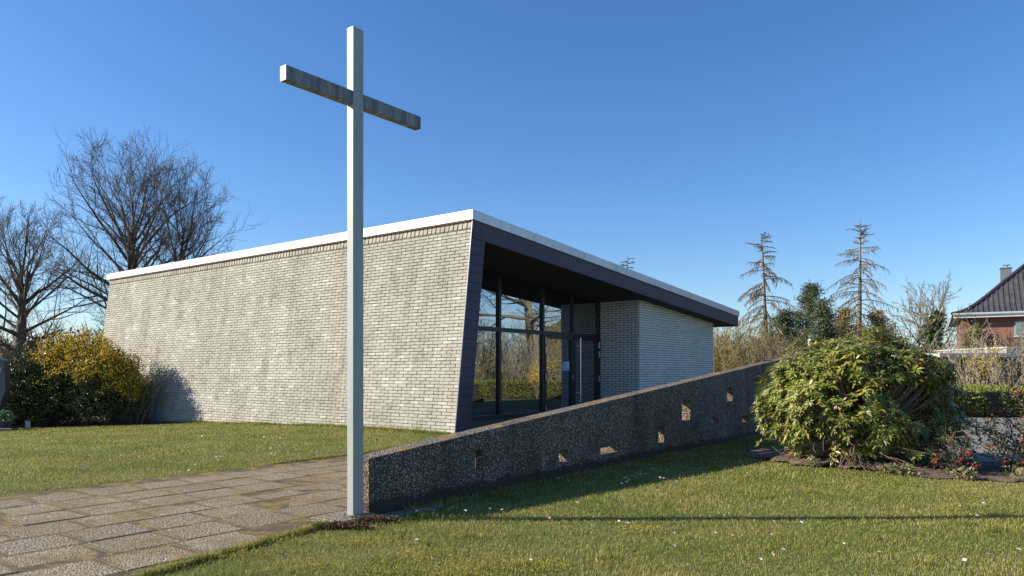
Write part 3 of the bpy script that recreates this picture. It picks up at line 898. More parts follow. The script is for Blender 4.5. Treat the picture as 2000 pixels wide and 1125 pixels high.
xs = [10.80, 11.95, 13.76, 15.57]
for a, b in zip(xs, xs[1:]):
    pane(a + .04, b - .04, ZB + .09, ZT - .09, gf); pane(a + .04, b - .04, ZT - .005, sof, gf)
pane(15.61, 16.975, ZT - .005, sof, gf); pane(17.025, CR - .095, ZT - .005, sof, gf)
for (a, b, hinge_side, bar) in ((15.62, 16.985, 0, False), (17.015, CR - .105, 1, True)):
    mb = MB()
    zt = ZT - .105
    mb.rl(a, a + .075, GL - .07, GL + .03, ZB, zt); mb.rl(b - .075, b, GL - .07, GL + .03, ZB, zt)
    mb.rl(a + .075, b - .075, GL - .069, GL + .03, zt - .085, zt); mb.rl(a + .075, b - .075, GL - .069, GL + .03, ZB, ZB + .12)
    d = mb.build('door', M['frame'], chapel)
    pane(a + .07, b - .07, ZB + .11, zt - .08, d, GL - .01)
    hr = a + .004 if hinge_side == 0 else b - .004
    for hz in (2.0, 1.75, 1.05, .22) if hinge_side == 0 else (1.95, 1.68, .98):
        MB().cyl(W(hr, GL - .09, hz - .09), W(hr, GL - .09, hz + .09), .013, k=10).build('hinge', M['steel'], d)
    if bar:
        hb = MB().cyl(W(a + .17, GL - .17, .35), W(a + .17, GL - .17, 2.12), .019, k=14)
        hb.cyl(W(a + .17, GL - .17, .6), W(a + .10, GL - .06, .6), .010); hb.cyl(W(a + .17, GL - .17, 1.9), W(a + .10, GL - .06, 1.9), .010)
        hb.build('handle', M['steel'], d)
    else:
        MB().rl(b - .05, b - .025, GL - .082, GL - .069, .98, 1.10).build('lock_plate', M['steel'], d)
        n_ = MB().rl(16.50, 16.83, GL - .028, GL - .022, 1.22, 1.46).build('notice', m_simple('blue_white_paper', (.42, .52, .72), (.50, .60, .78), 3, .8, 0), d)
        mb = MB()
        gg = random.Random(4)
        for k in range(8):
            w = gg.uniform(.12, .25); zc = 1.435 - k * .026
            mb.rl(16.53, 16.53 + w, GL - .0305, GL - .028, zc - .005, zc + .004)
        mb.build('print', m_simple('print_ink', (.06, .08, .14), (.08, .10, .16), 3, .8, 0), n_)
# threshold
MB().rl(10.66, CR, GL - .10, GL + .30, 0, .058).build('threshold', m_simple('threshold_stone', (.06, .06, .065), (.10, .10, .105), 20), chapel)

# ================================================================== PEBBLE CONCRETE WALL
def concrete_wall():
    r0, r1, l0, l1 = 4.03, 16.6, 4.57, 4.79
    h = lambda r: .485 + .0893 * (r - r0)
    import bmesh
    mb = MB(); segs = 60
    mb.hexa([W(r0, l0, -.2), W(r1, l0, -.2), W(r1, l1, -.2), W(r0, l1, -.2), W(r0, l0, h(r0)), W(r1, l0, h(r1)), W(r1, l1, h(r1)), W(r0, l1, h(r0))])
    o = mb.build('garden_wall', M['pebble_wall'], None, bevel=.006)
    # openings: measured in the photograph (x0,x1,y0,y1) on the front face
    def hit(px, py):
        k = (px - 1000) / 1430
        # l = l0 plane: X=kY ; -RY... solve X*LX+Y*LY=l0
        Y = l0 / (k * LX + LY); X = k * Y
        return X * RX + Y * RY, EYE - (py - 725) / 1430 * Y
    cut = MB()
    for x0, x1, y0, y1 in ((928, 942, 879, 919), (1092, 1109, 878, 903), (1173, 1214, 872, 887), (1286, 1297, 832, 865), (1332, 1348, 782, 821), (1390, 1403, 814, 825), (1420, 1431, 757, 784), (1450, 1463, 812, 825)):
        ra, _ = hit(x0, y0); rb, _ = hit(x1, y1)
        _, zt = hit((x0 + x1) / 2, y0); _, zb = hit((x0 + x1) / 2, y1)
        cut.rl(ra, rb, l0 - .2, l1 + .2, zb, zt)
    c = cut.build('cutter', None)
    md = o.modifiers.new('openings', 'BOOLEAN'); md.operation = 'DIFFERENCE'; md.object = c; md.solver = 'EXACT'
    dg = bpy.context.evaluated_depsgraph_get(); ev = o.evaluated_get(dg)
    me = bpy.data.meshes.new_from_object(ev)
    o.modifiers.clear(); o.data = me
    bpy.data.objects.remove(c)
    rebase(o, W(r0, l0))
    tag(o, 'long low pebble concrete wall rising to the right, pierced by small openings', 'wall')
concrete_wall()
mb = MB(); mb.rl(3.62, 4.025, 4.44, 4.80, -.05, .050).rl(4.03, 4.75, 4.40, 4.56, -.05, .020)
o = mb.build('footing_slab', M['pebble_slab'], None, bevel=.008); rebase(o, W(3.8, 4.38)); tag(o, 'small concrete footing strip at the low end of the pebble wall', 'footing')

# ================================================================== CROSS
cx0, cy0 = -1.264, 5.83
cr, cl = to_rl(cx0, cy0)
cross = empty('cross', W(cr + .055, cl + .04), 'tall grey metal cross standing at the low end of the pebble wall', 'cross')
MB().rl(cr, cr + .107, cl, cl + .0765, .03, 3.953).build('pole', M['cross_paint'], cross, bevel=.003)
MB().rl(cr - .623, cr, cl + .003, cl + .0735, 3.328, 3.437).rl(cr + .107, cr + .760, cl + .003, cl + .0735, 3.328, 3.437).build('crossbeam', M['cross_worn'], cross, bevel=.003)
MB().rl(cr - .6255, cr - .623, cl + .004, cl + .0725, 3.329, 3.436).build('lit_tone_end', M['cross_paint'], cross)  # added pale plate: the sunlit beam end put into colour
MB().rl(cr + .760, cr + .7625, cl + .004, cl + .0725, 3.329, 3.436).build('lit_tone_end', M['cross_paint'], cross)  # same added pale plate repeated on the far end
# clumps of moss and weed round the cross foot
g = np.random.default_rng(8)
n = 2600
c = g.normal(size=(n, 2)) * np.array([.09, .03]) + np.array([cx0 + .12, cy0 - .05])
c2 = g.normal(size=(1800, 2)) * np.array([.10, .03]) + np.array([cx0 - .02, cy0 - .28])
c = np.concatenate([c, c2]); n = len(c)
P = np.concatenate([c, g.uniform(.0, .045, (n, 1))], 1)
o = link('weeds', leaves(P, rdirs(n, .8, g), rdirs(n, .3, g), g.uniform(.012, .03, n), g.uniform(.008, .016, n)), m_leaf('rusty_moss', [(.10, .045, .02), (.22, .10, .03), (.12, .09, .03), (.06, .05, .03)], .8))
tag(o, 'rusty brown moss and weeds around the foot of the cross', 'moss', kind='stuff')

# ================================================================== SHRUBS
def ell_surface(n, c, rad, g, lo=-1.0, thick=.25, lump=.12, seed=0):
    "points in the outer shell of a lumpy ellipsoid; returns pos, outward"
    d = rdirs(n * 2, .0, g); d = d[d[:, 2] > lo][:n]
    k = np.array([1 + lump * mnoise.noise(Vector(tuple(v * 2.3)) + Vector((seed, 0, 0))) * 2 for v in d])
    depth = 1 - np.abs(g.normal(size=len(d))) * thick
    return np.array(c) + d * np.array(rad) * (k * depth)[:, None], d

def rhododendron():
    g = np.random.default_rng(17)
    c = (4.45, 9.45, .0)
    e = empty('rhododendron', (4.38, 9.4, 0), 'large round rhododendron with long green leaves beside the pebble wall', 'shrub')
    C = np.array([4.48, 9.55, .80]); Rd = np.array([1.20, 1.05, .93])
    P, D = ell_surface(5200, C, Rd, g, -.90, .16, .12, 3)
    P2, D2 = ell_surface(800, C + np.array([.25, -.10, -.38]), (1.20, .95, .45), g, -.7, .25, .2, 9)
    P = np.concatenate([P, P2]); D = np.concatenate([D, D2])
    # clumps: gaps in the shell
    keep = np.array([mnoise.noise(Vector(tuple(p * 2.6))) > -.27 for p in P]) & (P[:, 2] > .12)
    # thin out the lower front so that the stems show
    low = (D[:, 2] < .10) & (D[:, 1] < .25) & (D[:, 0] > -.75)
    keep &= ~(low & (g.random(len(P)) < .50))
    P = P[keep]; D = D[keep]
    pos = []; dr = []; nm = []; ln = []; wd = []; bp = []
    for p, d in zip(P, D):
        ax = unit(d * .75 + np.array([0, 0, .75]) + g.normal(size=3) * .30)
        a = np.cross(ax, [0, 0, 1.0]); a = unit(a) if np.linalg.norm(a) > 1e-3 else np.array([1., 0, 0]); b = np.cross(ax, a)
        k = g.integers(6, 11); off = g.uniform(0, 6.28)
        L = g.uniform(.065, .115)
        for i in range(k):
            t = off + i * 2.399 ; el = g.uniform(-.15, .6)
            dd = (a * math.cos(t) + b * math.sin(t)) * math.cos(el) + ax * math.sin(el)
            pos.append(p + ax * g.uniform(-.02, .01)); dr.append(dd); nm.append(ax + dd * .1); l_ = L * g.uniform(.75, 1.15); ln.append(l_); wd.append(l_ * g.uniform(.27, .38))
        bp.append(p)
    link('foliage', leaves(pos, dr, nm, ln, wd, .16, .22), M['rhodo_leaf'], e)
    bp = np.array(bp); n = len(bp)
    link('bud', leaves(bp, rdirs(n, 1.5, g), rdirs(n, 0, g), np.full(n, .035), np.full(n, .014)), M['bud'], e)
    br = []
    root = np.array([4.35, 9.35, 0.05])
    for i in range(9):
        a = g.uniform(0, 6.28); el = g.uniform(.5, 1.2)
        d = np.array([math.cos(a) * math.cos(el), math.sin(a) * math.cos(el), math.sin(el)])
        pts, _ = curve_path(root + np.array([d[0], d[1], 0]) * .12, d, g.uniform(.7, 1.1), 8, (0, 0, .3), .12, g)
        br.append((pts, np.linspace(.022, .010, 8), 7))
    tr, _ = curve_path(root, (.05, 0, 1), .75, 6, (0, 0, 0), .05, g); br.append((tr, np.linspace(.055, .03, 6), 8))
    main = list(br)
    for p in P[::3]:
        q = main[g.integers(0, len(main))][0]; s = q[g.integers(2, len(q))]
        # choose the nearest of a few starts
        best = min((m[0][k] for m in main for k in (3, 5)), key=lambda s_: np.linalg.norm(s_ - p) + .0)
        s = best
        t = np.linspace(0, 1, 6)[:, None]
        mid = (s + p) / 2 + np.array([0, 0, -.10]) + g.normal(size=3) * .07
        pts = (1 - t) ** 2 * s + 2 * t * (1 - t) * mid + t ** 2 * p
        br.append((pts, np.linspace(.009, .0035, 6), 4))
    # dead low twigs
    for i in range(260):
        a = g.uniform(0, 6.28); s = root + np.array([math.cos(a) * .25, math.sin(a) * .2, g.uniform(.05, .3)])
        pts, _ = curve_path(s, (math.cos(a), math.sin(a), g.uniform(-.05, .5)), g.uniform(.5, 1.0), 6, (0, 0, g.uniform(-.3, .2)), .2, g)
        pts[:, 2] = np.maximum(pts[:, 2], .03)
        br.append((pts, np.linspace(.006, .002, 6), 3))
    link('branches', tubes(br), M['rhodo_stem'], e)
rhododendron()

def blob_shrub(name, label, base, blobs, seed, leafmat, size, count, stems=40, group=None, stem_mat='stem', bloom=None, cat='shrub', thick=.35, wide=.5, lump=.2):
    "blobs: list of (cx,cy,cz,rx,ry,rz)"
    g = np.random.default_rng(seed)
    e = empty(name, base, label, cat, group)
    tot = sum(b[3] * b[4] + b[3] * b[5] for b in blobs)
    P = []; D = []
    for i, b in enumerate(blobs):
        n = int(count * (b[3] * b[4] + b[3] * b[5]) / tot)
        p, d = ell_surface(n, b[:3], b[3:], g, -.9, thick, lump, seed + i)
        P.append(p); D.append(d)
    P = np.concatenate(P); D = np.concatenate(D)
    k = (P[:, 2] > base[2] + .05) & np.array([mnoise.noise(Vector(tuple(p * 3.1))) > -.30 for p in P])
    P = P[k]; D = D[k]; n = len(P)
    link('foliage', leaves(P, unit(D * .5 + rdirs(n, .3, g)), unit(D + rdirs(n, .4, g) * .8), g.uniform(.7, 1.25, n) * size, g.uniform(.8, 1.2, n) * size * wide), leafmat, e)
    br = []
    bx, by, bz = base
    for i in range(stems):
        tgt = P[g.integers(0, n)]
        s = np.array([bx + g.normal() * .25 + (tgt[0] - bx) * .45, by + g.normal() * .2 + (tgt[1] - by) * .45, 0])
        t = np.linspace(0, 1, 6)[:, None]; mid = (s + tgt) / 2 + g.normal(size=3) * .12; mid[2] *= .9
        pts = (1 - t) ** 2 * s + 2 * t * (1 - t) * mid + t ** 2 * (tgt + D[0] * 0)
        br.append((pts, np.linspace(.016, .004, 6), 4))
    if br: link('stems', tubes(br), M[stem_mat], e)
    if bloom:
        cond, cnt, bs, bm = bloom
        q = P[cond(P)]
        if len(q):
            q = q[g.integers(0, len(q), cnt)] + g.normal(size=(cnt, 3)) * .035
            # push a little outwards so blossoms sit on the leaves
            cen = np.array(blobs[0][:3])
            link('blossoms', leaves(q + unit(q - cen) * .04, rdirs(cnt, .6, g), rdirs(cnt, .3, g), g.uniform(.7, 1.2, cnt) * bs, g.uniform(.7, 1.1, cnt) * bs * .8, .2), bm, e)
    return e

# yellow blossoming shrub at the left
def ybl(P):
    n = np.array([mnoise.noise(Vector(tuple(p * 1.9)) + Vector((3, 1, 0))) for p in P])
    return (P[:, 2] > 1.0 + .5 * n - .30 * (P[:, 0] + 11.8)) & (P[:, 0] > -13.3 + n)
blob_shrub('yellow_shrub', 'broad shrub covered in yellow blossom in front of the left end of the brick wall', (-11.5, 20.0, -.3),
           [(-11.6, 20.2, .85, 1.2, 1.25, 1.30), (-11.0, 20.0, .65, .85, 1.2, 1.18), (-12.3, 20.1, .9, 1.0, 1.0, 1.22)], 41, M['green_leaf'], .078, 40000, 60, thick=.5, bloom=(ybl, 26000, .050, M['yellow_bloom']))
blob_shrub('green_shrub', 'glossy dark green shrub with few yellow blossoms beside the gravestone', (-13.1, 19.9, -.3),
           [(-13.1, 20.0, .60, 1.15, 1.05, 1.18), (-14.0, 20.3, .50, 1.1, 1.0, 1.12)], 42, M['green_leaf'], .092, 26000, 40,
           bloom=(lambda P: (P[:, 2] > .5) & (np.array([mnoise.noise(Vector(tuple(p * 2.1))) for p in P]) > .40), 600, .06, M['yellow_bloom']))
blob_shrub('laurel_shrub', 'dark evergreen shrub whose top shows above the left half of the yellow shrub', (-13.1, 21.6, -.34),
           [(-13.1, 21.6, .85, .7, .7, 1.30)], 43, M['dark_leaf'], .11, 9000, 20)
# wispy shoots between the shrub and the wall
def wisps():
    g = np.random.default_rng(44)
    e = empty('slender_shrub', (-10.0, 19.9, -.28), 'slender arching shoots with small leaves beside the yellow shrub against the brick wall', 'shrub')
    br = []; P = []
    for i in range(34):
        s = np.array([-10.6 + g.normal() * .35, 20.2 + g.normal() * .3, -.28])
        d = np.array([g.normal() * .25 + .10, g.normal() * .15, 1.0])
        pts, _ = curve_path(s, d, g.uniform(1.5, 2.3), 9, (g.uniform(0, .5), 0, -.3), .06, g)
        br.append((pts, np.linspace(.007, .002, 9), 4))
        for q in pts[4:]:
            for _ in range(7): P.append(q + g.normal(size=3) * .05)
    P = np.array(P); n = len(P)
    link('stems', tubes(br), M['stem'], e)
    link('foliage', leaves(P, rdirs(n, -.1, g), rdirs(n, .5, g), g.uniform(.04, .08, n), g.uniform(.015, .03, n)), M['hedge_leaf'], e)
wisps()

# undergrowth of brown twigs below the shrubs
def undergrowth():
    g = np.random.default_rng(45); br = []
    for i in range(900):
        x = g.uniform(-11.3, -8.1); y = 15.95 + g.uniform(0, .6)
        pts, _ = curve_path((x, y, .02), (g.normal(), g.normal() * .6, .8), g.uniform(.15, .45), 5, (0, 0, -.6), .3, g)
        pts[:, 2] = np.maximum(pts[:, 2], .01)
        br.append((pts, np.linspace(.006, .002, 5), 3))
    o = link('dry_twigs', tubes([(p * 1.22 + np.array([0, 0, -.264]), r, k) for p, r, k in br]), m_simple('purple_brown_twig', (.03, .02, .02), (.075, .05, .045), 4, .9, 0))
    tag(o, 'tangle of dry brown twigs on the soil under the yellow shrub', 'twigs', kind='stuff')
undergrowth()

# quince with red flowers, at the right edge
def quince(base, label, seed, reach, n_br, tilt, group=None):
    g = np.random.default_rng(seed)
    e = empty('quince_shrub', base, label, 'shrub', group)
    br = []; P = []; Q = []
    for i in range(n_br):
        a = g.uniform(0, 6.28); el = g.uniform(.25, 1.15)
        d = np.array([math.cos(a) * math.cos(el) + tilt, math.sin(a) * math.cos(el) * .8, math.sin(el)])
        s = np.array(base) + np.array([g.normal() * .15, g.normal() * .12, 0.02])
        pts, _ = curve_path(s, d, reach * g.uniform(.5, 1.05), 9, (0, 0, -.35), .16, g)
        pts[:, 2] = np.maximum(pts[:, 2], .02)
        br.append((pts, np.linspace(.009, .003, 9), 4))
        for k in range(1, 9):
            for _ in range(2):
                p2, _ = curve_path(pts[k], g.normal(size=3), g.uniform(.06, .22), 4, (0, 0, 0), .25, g)
                br.append((p2, np.linspace(.004, .002, 4), 3))
                for q in p2[1:]:
                    for _ in range(g.integers(1, 4)): P.append(q + g.normal(size=3) * .018)
                if g.random() < .13:
                    for _ in range(9): Q.append(p2[2] + g.normal(size=3) * .018)
    P = np.array(P); Q = np.array(Q); n = len(P); m = len(Q)
    link('branches', tubes(br), m_simple('dark_quince_twig', (.045, .032, .028), (.09, .06, .05), 6, .8, 0), e)
    link('foliage', leaves(P, rdirs(n, .1, g), rdirs(n, .6, g), g.uniform(.02, .045, n), g.uniform(.014, .028, n)), M['quince_leaf'], e)
    link('blossoms', leaves(Q, rdirs(m, .3, g), rdirs(m, .3, g), g.uniform(.02, .034, m), g.uniform(.018, .03, m)), M['quince_bloom'], e)
quince((6.15, 8.45, .0), 'sprawling quince shrub with red blossoms at the right edge of the photo', 51, 1.25, 46, -.12)
quince((5.15, 8.55, .0), 'low quince shoots with few red blossoms at the foot of the rhododendron', 52, .55, 14, 0)

# low weeds on the bed edge
def bed_plants():
    g = np.random.default_rng(53); n = 5200
    x = g.uniform(3.5, 8, n)
    yb = np.interp(x, [3.55, 4.2, 4.74, 5.46, 8], [9.25, 8.62, 8.02, 7.72, 7.2])
    y = yb + np.abs(g.normal(size=n)) * .22
    k = np.array([mnoise.noise(Vector((a * 2.4, b * 2.4, 7))) > .05 for a, b in zip(x, y)])
    x, y = x[k], y[k]; n = len(x)
    P = np.stack([x, y, g.uniform(.03, .12, n)], 1)
    o = link('ground_cover', leaves(P, rdirs(n, .7, g), rdirs(n, .8, g), g.uniform(.03, .06, n), g.uniform(.014, .03, n)), m_leaf('mixed_weed', [(.05, .09, .02), (.10, .13, .03), (.22, .17, .08), (.30, .22, .14)], .6))
    tag(o, 'low weeds and dry leaves along the edge of the soil bed', 'weeds', kind='stuff')
bed_plants()

# ------------------------------------------------------------------ daisies, dead leaves
def daisies():
    g = np.random.default_rng(61)
    import bmesh
    me = bpy.data.meshes.new('daisy'); bm = bmesh.new()
    c = bm.verts.new((0, 0, .052)); ring = []
    for i in range(16):
        r = .014 if i % 2 == 0 else .0095; a = i * math.pi / 8
        ring.append(bm.verts.new((math.cos(a) * r, math.sin(a) * r, .055)))
    for i in range(16): bm.faces.new((c, ring[i], ring[(i + 1) % 16]))
    ctr = [bm.verts.new((math.cos(a * 1.047) * .004, math.sin(a * 1.047) * .004, .057)) for a in range(6)]
    f = bm.faces.new(ctr); f.material_index = 1
    st = [bm.verts.new((math.cos(a * 2.09) * .0012, math.sin(a * 2.09) * .0012, z)) for z in (0, .053) for a in range(3)]
    for i in range(3):
        f = bm.faces.new((st[i], st[(i + 1) % 3], st[3 + (i + 1) % 3], st[3 + i])); f.material_index = 2
    bm.to_mesh(me); bm.free()
    me.materials.append(m_simple('white_petal', (.75, .75, .73), (.85, .84, .82), 5, .7, 0))
    me.materials.append(m_simple('yellow_eye', (.7, .45, .05), (.8, .5, .05), 5, .7, 0))
    me.materials.append(m_simple('green_stalk', (.08, .14, .03), (.1, .16, .04), 5, .7, 0))
    def put(n, fn, label, group, s=1.0):
        k = 0
        while k < n:
            px, py = fn()
            Y = 1430 * EYE / (py - 725); X = (px - 1000) / 1430 * Y
            if on_path(X, Y) : continue
            r, l = to_rl(X, Y)
            if r > 10.1: continue
            o = bpy.data.objects.new('daisy', me); COL.objects.link(o)
            o.location = (X, Y, float(gz(X, Y))); sc = s * g.uniform(.8, 1.25) * (1 + max(0, Y - 8) * .05); o.scale = (sc, sc, min(sc, 1.1) * g.uniform(.8, 1.2))
            o.rotation_euler = (g.normal() * .25, g.normal() * .25, g.uniform(0, 6))
            tag(o, label, 'daisy', group); k += 1
    put(46, lambda: (g.normal() * 55 + 1230, g.normal() * 9 + 940), 'white daisy in the shade strip below the pebble wall', 'daisies in the shade of the pebble wall')
    put(16, lambda: (g.normal() * 60 + 900, g.normal() * 6 + 1008), 'white daisy at the sunny edge near the foot of the pebble wall', 'daisies near the low end of the pebble wall')
    put(38, lambda: (g.uniform(760, 1990), g.uniform(960, 1120)), 'white daisy in the sunlit lawn in front of the pebble wall', 'daisies in the front lawn')
    put(60, lambda: (g.uniform(0, 660), g.uniform(842, 930)), 'white daisy in the lawn between the path and the brick wall', 'daisies in the lawn by the brick wall')
    put(14, lambda: (g.normal() * 22 + 415, g.normal() * 6 + 898), 'white daisy in the patch beside the far edge of the slab path', 'daisies beside the path')
daisies()
def moss_patches():
    g = np.random.default_rng(64); P = []
    for px, py, w, d in ((470, 1085, .22, .05), (560, 1060, .16, .04), (700, 1062, .25, .05), (830, 1085, .25, .06), (960, 1108, .30, .07), (905, 1122, .25, .05), (1255, 1038, .14, .03), (1060, 1112, .18, .04), (610, 1112, .22, .05), (760, 1118, .2, .05)):
        Y = 1430 * EYE / (py - 725); X = (px - 1000) / 1430 * Y; n = int(2600 * w)
        P.append(np.stack([X + g.normal(size=n) * w * .6, Y + g.normal(size=n) * d * 1.5 + .05 * np.sin(g.uniform(0, 6, n)), g.uniform(.004, .030, n)], 1))
    P = np.concatenate(P)
    P = P[(P[:, 0] > -1.25 - (5.98 - P[:, 1]) * .5)]; n = len(P)
    o = link('moss', leaves(P, rdirs(n, 1.2, g), rdirs(n, .2, g), g.uniform(.008, .020, n), g.uniform(.005, .010, n)), m_leaf('golden_moss', [(.36, .31, .06), (.48, .40, .09), (.28, .30, .05)], .8, .3))
    tag(o, 'golden yellow moss patches in the front lawn near the path', 'moss', kind='stuff')
moss_patches()
def dead_leaves():
    g = np.random.default_rng(62)
    mt = m_simple('dry_leaf', (.22, .11, .05), (.42, .26, .17), 30, .8, 0)
    for k in range(26):
        me = leaves([(0, 0, .03)], [(1, 0, g.uniform(-.2, .5))], [(0, .4, 1)], [g.uniform(.03, .055)], [g.uniform(.02, .035)], .3)
        o = link('dead_leaf', me, mt)
        while True:
            px, py = g.uniform(1000, 1990), g.uniform(950, 1118)
            Y = 1430 * EYE / (py - 725); X = (px - 1000) / 1430 * Y
            if to_rl(X, Y)[1] < 4.3 and not inpoly(X, Y, BED): break
        o.location = (X, Y, .01); o.rotation_euler = (0, 0, g.uniform(0, 6.28))
        tag(o, 'curled brown dead leaf lying on the front lawn', 'leaf', 'dead leaves on the front lawn')
dead_leaves()

# ------------------------------------------------------------------ grave things at far left
def gravestone():
    mb = MB()
    pts = [(-11.6, 0), (-10.78, 0), (-10.73, .35), (-10.57, .80), (-10.59, 1.46), (-10.73, 1.50), (-11.6, 1.55), (-11.8, .9)]
    b = 0
    for y in (15.45, 15.27): mb.v += [(x, y, z - (.05 if z == 0 else 0)) for x, z in pts]
    n = len(pts); mb.f += [tuple(range(n)), tuple(reversed(range(n, 2 * n)))] + [(i, (i + 1) % n, n + (i + 1) % n, n + i) for i in range(n)]
    e = empty('gravestone', (-11.4, 15.35, 0), 'dark granite gravestone at the left edge in front of the green shrub', 'gravestone')
    mb.build('stone', M['granite'], e, bevel=.012)
    mb2 = MB().box(-10.665, -10.655, 15.262, 15.272, 1.18, 1.30)
    mb2.build('inscription_line', m_simple('pale_inlay', (.5, .5, .55), (.6, .6, .65), 5, .5, 0), e)
gravestone()
GR = [o for o in COL.objects if o.get('category') == 'gravestone']
g = np.random.default_rng(70)
e = empty('flower_bowl', (-10.45, 15.0, 0), 'dark bowl with pale green leafy plant beside the gravestone', 'flower bowl')
MB().cyl((-10.45, 15.0, 0), (-10.45, 15.0, .20), .12, .18, 16).build('bowl', M['granite'], e)
n = 700; d = rdirs(n, .7, g)
link('plant', leaves(np.array([-10.45, 15.0, .28]) + d * np.array([.24, .16, .12]) * g.uniform(.5, 1, (n, 1)), d, rdirs(n, 1, g), g.uniform(.03, .06, n), g.uniform(.02, .04, n)), m_leaf('pale_green_leaf', [(.10, .22, .10), (.18, .30, .14), (.28, .36, .20)], .5), e)
e = empty('grave_lantern', (-10.15, 15.35, 0), 'small grave lantern with glass on the soil under the shrub', 'lantern')
MB().cyl((-10.15, 15.35, 0), (-10.15, 15.35, .03), .06, .06, 12).cyl((-10.15, 15.35, .19), (-10.15, 15.35, .21), .065, .05, 12).cyl((-10.15, 15.35, .21), (-10.15, 15.35, .24), .025, .01, 8).build('metal_body', M['frame'], e)
MB().cyl((-10.15, 15.35, .03), (-10.15, 15.35, .19), .048, .048, 12).build('glass', m_simple('milky_glass', (.35, .42, .42), (.45, .5, .5), 5, .2, 0), e)
o = MB().box(-11.9, -10.1, 14.78, 14.98, -.02, .07).build('kerb_stone', m_simple('grave_kerb', (.10, .09, .06), (.16, .14, .10), 20), None, bevel=.01)
rebase(o, (-11, 14.88, 0)); tag(o, 'low stone kerb edging the grave in front of the flower bowl', 'kerb')

for o in list(COL.objects):
    if o.get('category') in ('gravestone', 'flower bowl', 'lantern', 'kerb'):
        o.location = (o.location[0] * 1.2, o.location[1] * 1.2, -.27); o.scale = (1.2, 1.2, 1.2)
# ------------------------------------------------------------------ lamp beyond the wall
e = empty('garden_lamp', (6.95, 17.0, 0), 'small post lamp with green cap and milky glass above the rhododendron', 'lamp')
MB().cyl((6.95, 17, 0), (6.95, 17, 1.76), .035, .03).build('post', m_simple('pale_green_metal', (.20, .28, .25), (.26, .34, .30), 5, .5, 0), e)
MB().cyl((6.95, 17, 1.74), (6.95, 17, 1.98), .070, .085, 16).build('diffuser', m_simple('milky_plastic', (.62, .64, .62), (.7, .72, .7), 5, .3, 0), e)
MB().cyl((6.95, 17, 1.98), (6.95, 17, 2.01), .135, .12, 16).cyl((6.95, 17, 2.01), (6.95, 17, 2.06), .12, .03, 16).build('cap', m_simple('green_cap', (.05, .12, .09), (.08, .16, .12), 5, .5, 0), e)

# ================================================================== TREES at the left
make_bare_tree('bare_tree', 'tallest bare lime tree with ivy on its trunk behind the left end of the chapel', (-20.7, 40, 0), 103,
               height=14.3, rad=.40, limbs=34, spread=4.8, trunk_h=.30, twigs=(9, 7, 4), tw_r=.0085, ivy=(.1, .55, 900, .10), group='bare lime trees behind the chapel')
make_bare_tree('bare_tree', 'bare lime tree standing close on the right of the tallest one', (-18.3, 39, 0), 104,
               height=13.2, rad=.28, limbs=24, spread=4.2, trunk_h=.30, twigs=(9, 7, 4), tw_r=.0085, lean=(.02, 0), group='bare lime trees behind the chapel')
make_bare_tree('bare_tree', 'bare lime tree at the left edge with thick forked trunk', (-28.3, 42, 0), 105,
               height=11.0, rad=.42, limbs=28, spread=4.4, trunk_h=.22, twigs=(9, 7, 4), tw_r=.0085, group='bare lime trees behind the chapel')

def thicket(name, label, base, w, d, h, n, seed, mat='stem', group=None, leaf=None, leafn=0, tw=4, r=.012, cat='shrub'):
    g = np.random.default_rng(seed)
    e = empty(name, base, label, cat, group)
    br = []; P = []
    for i in range(n):
        s = np.array(base) + np.array([g.uniform(-w, w), g.uniform(-d, d), 0])
        hh = h * g.uniform(.55, 1.08)
        pts, _ = curve_path(s, (g.normal() * .22, g.normal() * .2, 1), hh, 8, (0, 0, .1), .08, g)
        br.append((pts, np.linspace(r, r * .35, 8), 4))
        for k in range(2, 8):
            for _ in range(tw):
                p2, _ = curve_path(pts[k], (g.normal(), g.normal(), 1.3), hh * g.uniform(.08, .24), 4, (0, 0, .1), .15, g)
                br.append((p2, np.linspace(r * .5, r * .2, 4), 3))
                P.append(p2[-1]); P.append(p2[2])
    link('stems', tubes(br), M[mat], e)
    if leaf:
        P = np.array(P); q = P[g.integers(0, len(P), leafn)] + g.normal(size=(leafn, 3)) * .06
        link('foliage', leaves(q, rdirs(leafn, 0, g), rdirs(leafn, .4, g), g.uniform(.05, .10, leafn), g.uniform(.03, .05, leafn)), leaf, e)
    return e
# low growth on the horizon left, behind the shrub and tree trunks
thicket('distant_bush', 'low bare bush on the horizon behind the trunk of the leftmost tree', (-31.5, 50, 0), 4.5, 1.5, 3.0, 110, 201, 'twig', r=.02)
thicket('distant_bush', 'low bare bush on the horizon between the leftmost tree and the chapel', (-23.5, 52, 0), 4.5, 1.5, 2.6, 110, 202, 'twig', r=.02)

